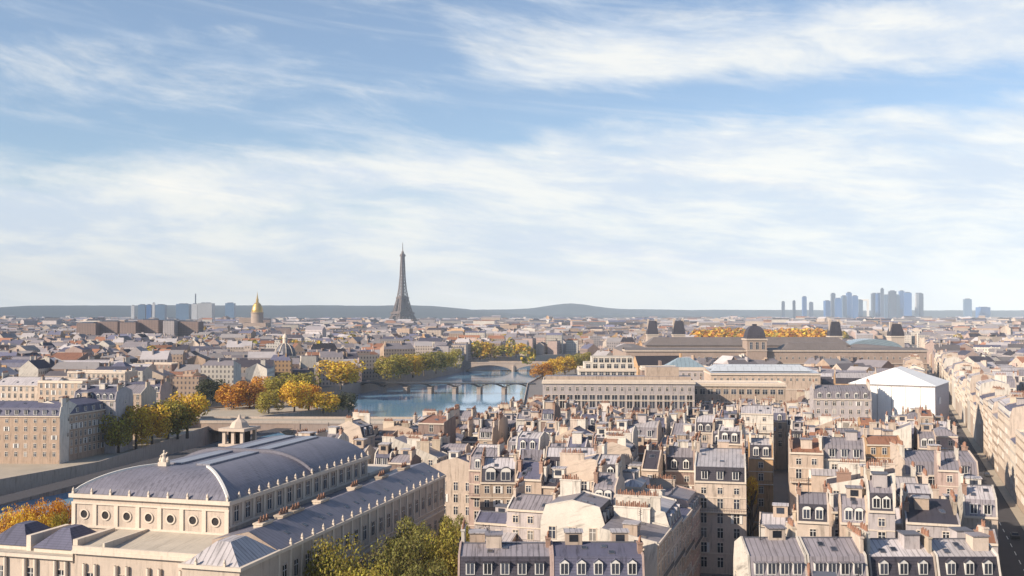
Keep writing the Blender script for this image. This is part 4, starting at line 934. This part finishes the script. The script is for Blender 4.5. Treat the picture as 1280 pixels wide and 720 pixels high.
# ------------------------------------------------------------------ filling the quarter with houses
rg = random.Random(11)
take(rect(15.5, 120, R(-17.3), -6.5, 0, 6.5, 100)); take(rect(49, 214, R(-15), 0, 0, 6.5, 150))
take([(-46, 120), (-7.5, 120), (-7.5, 214), (-30, 214)])
take(rect(*P0, UR, -7.2, 0, 7.2, 2000))
PROB = lambda: rg.choices(['cream', 'pale grey', 'white', 'buff', 'pinkish', 'brown', 'ochre'], [5, 3.5, 2.4, 4.5, 3.2, 1.8, .8])[0]
PRC = lambda: rg.choices(['pale zinc', 'grey zinc', 'dark slate', 'blue slate', 'red tile'], [3.6, 3.8, 3.0, 1.2, .5])[0]
PRF = lambda: rg.choices(['gable', 'mansard', 'shed', 'flat', 'hip'], [3, 3.4, 2, .9, .5])[0]
def fillzone(poly, ang, org, a0, a1, b0, b1, hh, lodf, wr=(9, 16), dr=(9, 12), gaps=(2.5, 6.0), cap=999, group='houses of the old quarter', keep=1.0):
    u = (math.sin(-ang), math.cos(-ang)); v = (u[1], -u[0]); a = a0; n = 0; row = 0
    while a < a1:
        d = rg.uniform(*dr); bb = b0 + rg.uniform(0, 6)
        while bb < b1 and n < cap:
            w = rg.uniform(*wr); dd = d * rg.uniform(.85, 1.1); da = rg.uniform(-1, 1.2)
            x, y = org[0] + u[0] * (a + da) + v[0] * (bb + w / 2), org[1] + u[1] * (a + da) + v[1] * (bb + w / 2)
            rz = ang + R(rg.uniform(-3, 3)); tw = rg.random()
            for sc in (1.0, .72, .5):
                ww = w * sc; q = rect(x, y, rz, -ww / 2, 0, ww / 2, dd)
                if all(inside(p, poly) for p in q) and not taken(q):
                    if rg.random() > keep: break
                    h = hh(x, y); lod = lodf(y)
                    if tw < .25:                     # ridge running away from the front
                        c, s = math.cos(rz), math.sin(rz); cx, cy = x - s * dd / 2, y + c * dd / 2; r2 = rz + R(rg.choice([90, -90]))
                        house(cx + math.sin(r2) * ww / 2, cy - math.cos(r2) * ww / 2, r2, dd, ww, h, PRF(), PROB(), PRC(), lod, 'FRL' if lod == 0 else 'FR', rng=rg, pitch=rg.uniform(.3, .75), group=group, wmax=40, floors=3)
                    else:
                        house(x, y, rz, ww, dd, h, PRF(), PROB(), PRC(), lod, 'FR' if lod == 0 else 'F', rng=rg, pitch=rg.uniform(.3, .75), group=group, wmax=40, floors=None if lod else 4, seg=(PRF(), PRC()))
                    n += 1; break
            bb += w + (0.06 if rg.random() < .8 else rg.uniform(1, 4))
        a += d + rg.choice(gaps); row += 1
    return n
def HQ(x, y):
    m = 19.2 - 1.6 * min(1, max(0, (y - 250) / 60))
    if y > 330: m = 15.4
    if y > 385: m = 12.6
    if x < 8 and y < 330: m = 16.0
    if y > 330 and x > 110: m = 13 if y < 390 else 11.5
    xs_ = 92.5 + (y - 177) * .366 - 7.3
    if xs_ - x < 15 and y < 385: m = 18.5
    return max(8, rg.gauss(m, 1.9 if y < 330 else 1.2))
QR = [(-68, 262), (12, 500), (201, 503), (81, 168), (-9, 170), (-9, 232), (-12, 262)]
N1 = fillzone(QR, R(-16), (0, 160), -40, 380, -120, 220, HQ, lambda y: 0 if y < 300 else 1, (10, 17), (8, 11.5), (2.0, 4.5))
for i, (x, y) in enumerate(((44, 131), (58, 127), (71, 123))):  # unseen houses added to throw shade on the straight street
    house(x, y, R(-14), 13.6, 12, 14.5, 'mansard', 'cream', 'grey zinc', 1, 'F', 'low zinc mansard house added unseen to shade the street, %s from the narrow street' % ('first', 'second', 'third')[i], rng=rg)
# both sides of the long straight street
for side in (1, -1):
    s = 0
    while s < (760 if side > 0 else 330):
        w = rg.uniform(16, 26); yy = 150 + s + w / 2
        if side < 0: yy += 470
        off = 7.3 * side; x, y = P0[0] + sx * yy + sy * off, P0[1] + sy * yy - sx * off
        rz = UR + R(-90 if side > 0 else 90)
        q = rect(x, y, rz, -w / 2, 0, w / 2, 12)
        if not taken(q):
            house(x, y, rz, w - .05, 12, rg.uniform(15.5, 23.5), rg.choice(['mansard', 'mansard', 'gable', 'shed', 'flat']), rg.choice(['cream', 'cream', 'white', 'buff']), rg.choice(['grey zinc', 'pale zinc', 'blue slate']), 1 if y < 620 else 2, 'F', rng=rg, group='houses lining the long straight street', pitch=.4, wmax=60, floors=6 if y < 420 else None)
        s += w
N2 = fillzone([(70, 505), (110, 780), (310, 780), (203, 505)], R(-14), (0, 500), -40, 330, -60, 330, lambda x, y: rg.gauss(19.5, 2.4), lambda y: 2, (15, 26), (11, 15), (5, 14), 18, 'houses before the palace')
N3 = fillzone([(-420, 640), (-165, 690), (-105, 960), (-260, 1000), (-560, 1000)], R(-8), (0, 640), 0, 380, -560, -60, lambda x, y: rg.gauss(18.5, 2.6), lambda y: 2, (18, 32), (11, 15), (6, 16), 24, 'houses on the far bank')
N5 = fillzone([(-330, 470), (-166, 440), (-160, 520), (-215, 590), (-300, 600)], R(-10), (0, 440), 0, 160, -340, -120, lambda x, y: rg.gauss(17, 2), lambda y: 1, (14, 22), (10, 13), (3, 8), 14, 'houses on the island', .9)
N4 = fillzone([(224, 500), (300, 500), (470, 900), (370, 900)], R(-20), (90, 460), 0, 480, 70, 330, lambda x, y: rg.gauss(19.5, 2.4), lambda y: 2, (15, 24), (11, 15), (4, 10), 12, 'houses behind the long straight street')
print('houses', len(HOUSES), N1, N2, N3, N4, N5)

# cars along the straight street
def car_proto():
    T = thing('car', '', 'car', (0, 0, 0), 0, 'cars on the straight street')
    b = MB(); s = [(-2.1, .35, .75), (-2.0, .3, .95), (2.0, .3, .85), (2.1, .35, .6)]
    b.box(-.88, -2.1, .32, .88, 2.1, .92, 0, bottom=True); b.hip(-.88, -2.1, .88, 2.1, .92, .99, .12, 0); body = b.build('body', ['tower dark'], T); body.material_slots[0].link = 'OBJECT'
    b = MB(); A = [(-.78, -1.35), (.78, -1.35), (.78, 1.0), (-.78, 1.0)]; B = [(-.62, -.85), (.62, -.85), (.62, .45), (-.62, .45)]
    for i in range(4): j = (i + 1) % 4; b.poly([(*A[i], .98), (*A[j], .98), (*B[j], 1.45), (*B[i], 1.45)], 1)
    b.poly([(*q, 1.455) for q in B], 0); cb = b.build('cabin', ['tower dark', 'pane'], T); cb.material_slots[0].link = 'OBJECT'
    w = MB(); k = 12
    for i in range(k):
        a0, a1 = 2 * math.pi * i / k, 2 * math.pi * (i + 1) / k; p = lambda a, x: (x, .32 * math.cos(a), .32 * math.sin(a))
        w.poly([p(a0, -.1), p(a1, -.1), p(a1, .1), p(a0, .1)], 0); w.poly([(-.1, 0, 0), p(a1, -.1), p(a0, -.1)], 0); w.poly([(.1, 0, 0), p(a0, .1), p(a1, .1)], 0)
    wm = w.mesh('wheel', ['iron'])
    for x in (-.82, .82):
        for y in (-1.3, 1.3): put('wheel', wm, T, (x, y, .33))
    return T
proto = car_proto(); rc = random.Random(9)
for i in range(9):
    T = proto if i == 0 else proto.copy()
    if i:
        COL.objects.link(T)
        for ch in list(proto.children): c = ch.copy(); COL.objects.link(c); c.parent = T
    cn, cm = rc.choice([('white', 'sheet white'), ('dark', 'tower dark'), ('grey', 'metal roof'), ('black', 'iron')])
    for ch in T.children:
        if ch.name.startswith(('body', 'cabin')): ch.material_slots[0].material = M[cm]
    yy = 235 + i * 27 + rc.uniform(-4, 4); off = rc.choice([-3.6, -1.6, 1.7, 3.6])
    T.location = (P0[0] + sx * yy + sy * off, P0[1] + sy * yy - sx * off, .01); T.rotation_euler = (0, 0, UR)
    T['label'] = f'{cn} car on the long straight street, ' + ORD[i] + ' up the street'

# ------------------------------------------------------------------ the city beyond, too many to count
def farcity():
    b = MB(); rf = random.Random(5); WM = ['far ' + k for k in WALLS]; RM = ['farroof ' + k for k in ROOFS]; NW = len(WM); mats = WM + RM + ['wall ' + k for k in WALLS] + ['pot']
    wts = [5, 4, 3, 1, 3, 2, 4]; riv = RIVER; n = 0
    tul = [(230, 1300), (500, 1300), (780, 2100), (350, 2100)]
    for i in range(30000):
        t = rf.random(); y = 640 * (7600 / 640) ** (t ** .85) if i > 5000 else rf.uniform(560, 1900)
        x = rf.uniform(-.56, .56) * y
        if inside((x, y), riv) or y < 640 and abs(x) < 320: continue
        if inside((x, y), tul) or inside((x, y), [(10, 555), (84, 555), (120, 1010), (20, 1010)]): continue
        big = min(2.2, max(1, y / 1500)); w = rf.uniform(14, 34) * big; d = rf.uniform(11, 15) * big ** .5; dist = mnoise.noise((x / 600, y / 600, 0)) * 1.2
        rz = dist + rf.choice([0, 0, math.pi / 2]) - .2
        q = rect(x, y, rz, -w / 2, 0, w / 2, d)
        if y < 2600 and taken(q): continue
        if y < 1500 and any(inside(p, riv) for p in q): continue
        if y < 2600: take(q)
        h = rf.gauss(17.5, 3.0) + (rf.random() < .03 and y > 1400) * rf.uniform(3, 14)
        if y > 3000: h += rf.random() ** 6 * 18
        wm = rf.choices(range(7), wts)[0]; pw = NW + 5 + wm; rm = NW + rf.choices(range(5), [4, 4, 3, 2, 1.2])[0]
        c, s = math.cos(rz), math.sin(rz); T = lambda a, e, z: (x + a * c - e * s, y + a * s + e * c, z)
        rh = rf.uniform(2, 6); X = w / 2; uo = (rf.random() * 9, 0)
        b.poly([T(-X, 0, 0), T(X, 0, 0), T(X, 0, h), T(-X, 0, h)], wm, uo); b.poly([T(X, d, 0), T(-X, d, 0), T(-X, d, h), T(X, d, h)], wm, uo)
        if rf.random() < .2:
            for s2 in (-1, 1):
                q = [T(s2 * X, 0, 0), T(s2 * X, d, 0), T(s2 * X, d, h), T(s2 * X, 0, h)]; b.poly(q if s2 > 0 else q[::-1], pw, uo)
            b.poly([T(-X, 0, h), T(X, 0, h), T(X, d, h), T(-X, d, h)], rm)
            b_ = rf.uniform(.2, .6) * X
            if y < 2500:
                zz = h + rf.uniform(1.5, 4); b.poly([T(-b_, 3, h), T(b_, 3, h), T(b_, 3, zz), T(-b_, 3, zz)], wm, uo); b.poly([T(-b_, 3, zz), T(b_, 3, zz), T(b_, d - 2, zz), T(-b_, d - 2, zz)], rm)
        else:
            ins = rf.choice([0, 0, 2.5])
            for s2 in (-1, 1):
                q = [T(s2 * X, 0, 0), T(s2 * X, d, 0), T(s2 * X, d, h), T(s2 * (X - ins), d / 2, h + rh), T(s2 * X, 0, h)]; b.poly(q if s2 > 0 else q[::-1], pw, uo)
            b.poly([T(-X, 0, h), T(X, 0, h), T(X - ins, d / 2, h + rh), T(ins - X, d / 2, h + rh)], rm); b.poly([T(X, d, h), T(-X, d, h), T(ins - X, d / 2, h + rh), T(X - ins, d / 2, h + rh)], rm)
            if y < 2600:
                for k in range(rf.choice([0, 1, 1, 2])):
                    a = rf.uniform(-X, X - 1.2); z0 = h; z1 = h + rh + rf.uniform(.8, 2)
                    e = d * rf.uniform(.15, .5); b.poly([T(a, e, z0), T(a + .9, e, z0), T(a + .9, e, z1), T(a, e, z1)], pw, uo); b.poly([T(a + .9, e, z0), T(a + .9, e + 3, z0), T(a + .9, e + 3, z1), T(a + .9, e, z1)], pw, uo)
                    b.poly([T(a, e + 3, z0), T(a, e, z0), T(a, e, z1), T(a, e + 3, z1)], pw, uo); b.poly([T(a, e, z1), T(a + .9, e, z1), T(a + .9, e + 3, z1), T(a, e + 3, z1)], len(mats) - 1)
        n += 1
    o = b.build('distant_city', mats); o['label'] = 'mass of small pale and grey roofs reaching to the horizon'; kind(o, 'stuff'); print('far', n)
farcity()
def leafmass(name, label, spots, mt):
    b = MB(); rf = random.Random(len(spots))
    for x, y, r, h in spots:
        for i in range(120 if y < 2500 else 50):
            d = Vector((rf.gauss(0, 1), rf.gauss(0, 1), rf.gauss(0, 1))).normalized(); p = Vector((x + d.x * r, y + d.y * r, h * .6 + d.z * h * .42)) ; s = r * rf.uniform(.16, .34)
            a = (d + Vector((rf.gauss(0, .5), rf.gauss(0, .5), rf.gauss(0, .5)))).normalized().orthogonal().normalized() * s; c = d.cross(a)
            b.v += [tuple(p + a), tuple(p + c), tuple(p - a), tuple(p - c)]; k = len(b.v); b.f.append((k - 4, k - 3, k - 2, k - 1)); b.m.append(rf.randrange(len(mt))); b.uv.append([(0, 0)] * 4)
    o = b.build(name, mt); o['label'] = label; kind(o, 'stuff')
rf = random.Random(21)
leafmass('palace_gardens_woods', 'orange and brown autumn woods behind the palace', [((px - 640) / FPX * Y, Y, rf.uniform(7, 10), rf.uniform(24, 33)) for px, Y in [(rf.uniform(868, 1040), rf.uniform(1280, 1800)) for _ in range(170)]], ['leaf orange', 'leaf rust', 'leaf rust', 'leaf olive', 'leaf yellow'])
leafmass('distant_trees', 'small green and yellow treetops scattered among far roofs', [((px - 640) / FPX * Y, Y, rf.uniform(6, 10), rf.uniform(18, 27)) for px, Y in [(rf.choice([rf.uniform(-20, 1300), rf.gauss(300, 60), rf.gauss(450, 50), rf.gauss(590, 30)]), rf.uniform(1050, 3600)) for _ in range(150)]], ['leaf olive', 'leaf green', 'leaf yellow', 'leaf olive'])
leafmass('hillside_trees', 'green and yellow trees above the roofs near the small dome', [((px - 640) / FPX * Y, Y, 8, 24) for px, Y in ((455, 1500), (448, 1480), (462, 1540), (368, 1250), (385, 1180), (378, 1200), (430, 1150), (765, 1420), (772, 1440), (70, 2100), (85, 2150), (62, 2080))], ['leaf olive', 'leaf yellow', 'leaf green'])
# hills on the horizon
def hills(name, Y, D, f):
    b = MB(); xs = [-.62 * Y + i * 1.24 * Y / 160 for i in range(161)]
    g = lambda x: f(x) + 6 * mnoise.noise((x / 500, Y, 0)) + 3 * mnoise.noise((x / 120, Y, 4))
    for a, c in zip(xs, xs[1:]):
        za, zc = g(a), g(c); k = 5
        for i in range(k):
            t0, t1 = i / k, (i + 1) / k; e = lambda t: math.sin(t * math.pi / 2)
            b.poly([(a, Y + D * t0, za * e(t0) - 2), (c, Y + D * t0, zc * e(t0) - 2), (c, Y + D * t1, zc * e(t1) - 2), (a, Y + D * t1, za * e(t1) - 2)], 0)
    kind(b.build(name, ['hazy hill wood']), 'structure')
sm = lambda x, a, c: (lambda t: t * t * (3 - 2 * t))(max(0, min(1, (x - a) / (c - a))))
hills('hills', 6300, 2600, lambda x: 134 - 80 * sm(x, -900, 300) - 25 * sm(x, 900, 2500))
hills('hills', 9300, 800, lambda x: 104 + 58 * math.exp(-((x - 560) / 330) ** 2) - 8 * sm(x, 1000, 4000))
# ------------------------------------------------------------------ air
b = MB(); b.box(-7000, -600, -10, 7000, 10900, 420, 0, bottom=True)
hz = bpy.data.materials.new('haze'); hz.use_nodes = True; n_ = hz.node_tree; n_.nodes.clear()
o_ = n_.nodes.new('ShaderNodeOutputMaterial'); v_ = n_.nodes.new('ShaderNodeVolumePrincipled'); n_.links.new(v_.outputs[0], o_.inputs['Volume'])
v_.inputs['Color'].default_value = (.70, .83, 1.0, 1); v_.inputs['Density'].default_value = HAZE = 6e-5; v_.inputs['Anisotropy'].default_value = -.35
M['haze'] = hz
kind(b.build('haze', ['haze']), 'stuff')

# ------------------------------------------------------------------ labels of the plain houses: look first, then the landmark it is nearest to
ANCH = [('theatre', -30, 240), ('white tent', 178, 440), ('department store', 45, 445), ('tall corner house', 43, 230), ('ochre orange house', 96, 275), ('arched dormer house', -3, 236), ('grey mansard house', 102, 245),
        ('metal roofed hall', 127, 530), ('stepped white store', 50, 555), ('palace clock pavilion', 196, 800), ('small stone dome', -182, 835), ('institute wing', -214, 800), ('long public building', -305, 705),
        ('island corner block', -183, 385), ('blank brown wall', -25, 320), ('lilac white wall', 5, 330), ('bright white house', 82, 350), ('golden bank tree', -128, 777), ('squat street pavilion', 362, 980), ('footbridge', -60, 830), ('narrow street', 25, 170), ('arcaded block', 100, 465), ('stone bridge', -60, 514)]
ORDW = ['', 'second ', 'third ', 'fourth ', 'fifth ', 'sixth ', 'seventh ', 'eighth ', 'ninth ', 'tenth ', 'eleventh ', 'twelfth ', 'thirteenth ', 'fourteenth ', 'fifteenth ', 'sixteenth ', 'seventeenth ', 'eighteenth ']
NUM = ['no', 'one', 'two', 'three', 'four']
buck = {}
for o, wall, rd, nc, nd, x, y, lab, h in HOUSES:
    if lab: o['label'] = lab; continue
    an, ax, ay = min(ANCH, key=lambda a: (a[1] - x) ** 2 + (a[2] - y) ** 2); dist = math.hypot(ax - x, ay - y)
    street = ' on the straight street' if o.get('group') == 'houses lining the long straight street' else ''
    key = f'{wall} {"straight-street " if street else ""}house with ' + (f'{NUM[min(nc, 4)]} chimney{"s" if nc != 1 else ""}, ' if nc and not street else '') + rd
    if len((key + ', second nearest the ' + an).split()) > 16: key = key.split(' with ')[0] + ' with ' + rd
    buck.setdefault((key, an), []).append((dist, o))
for (key, an), v in buck.items():
    v.sort(key=lambda t: t[0])
    for i, (d_, o) in enumerate(v): o['label'] = f'{key}, {ORDW[i]}nearest the {an}'

for o in bpy.data.objects:
    if len((o.get('label') or '').split()) > 16: print('LONG', o['label'])
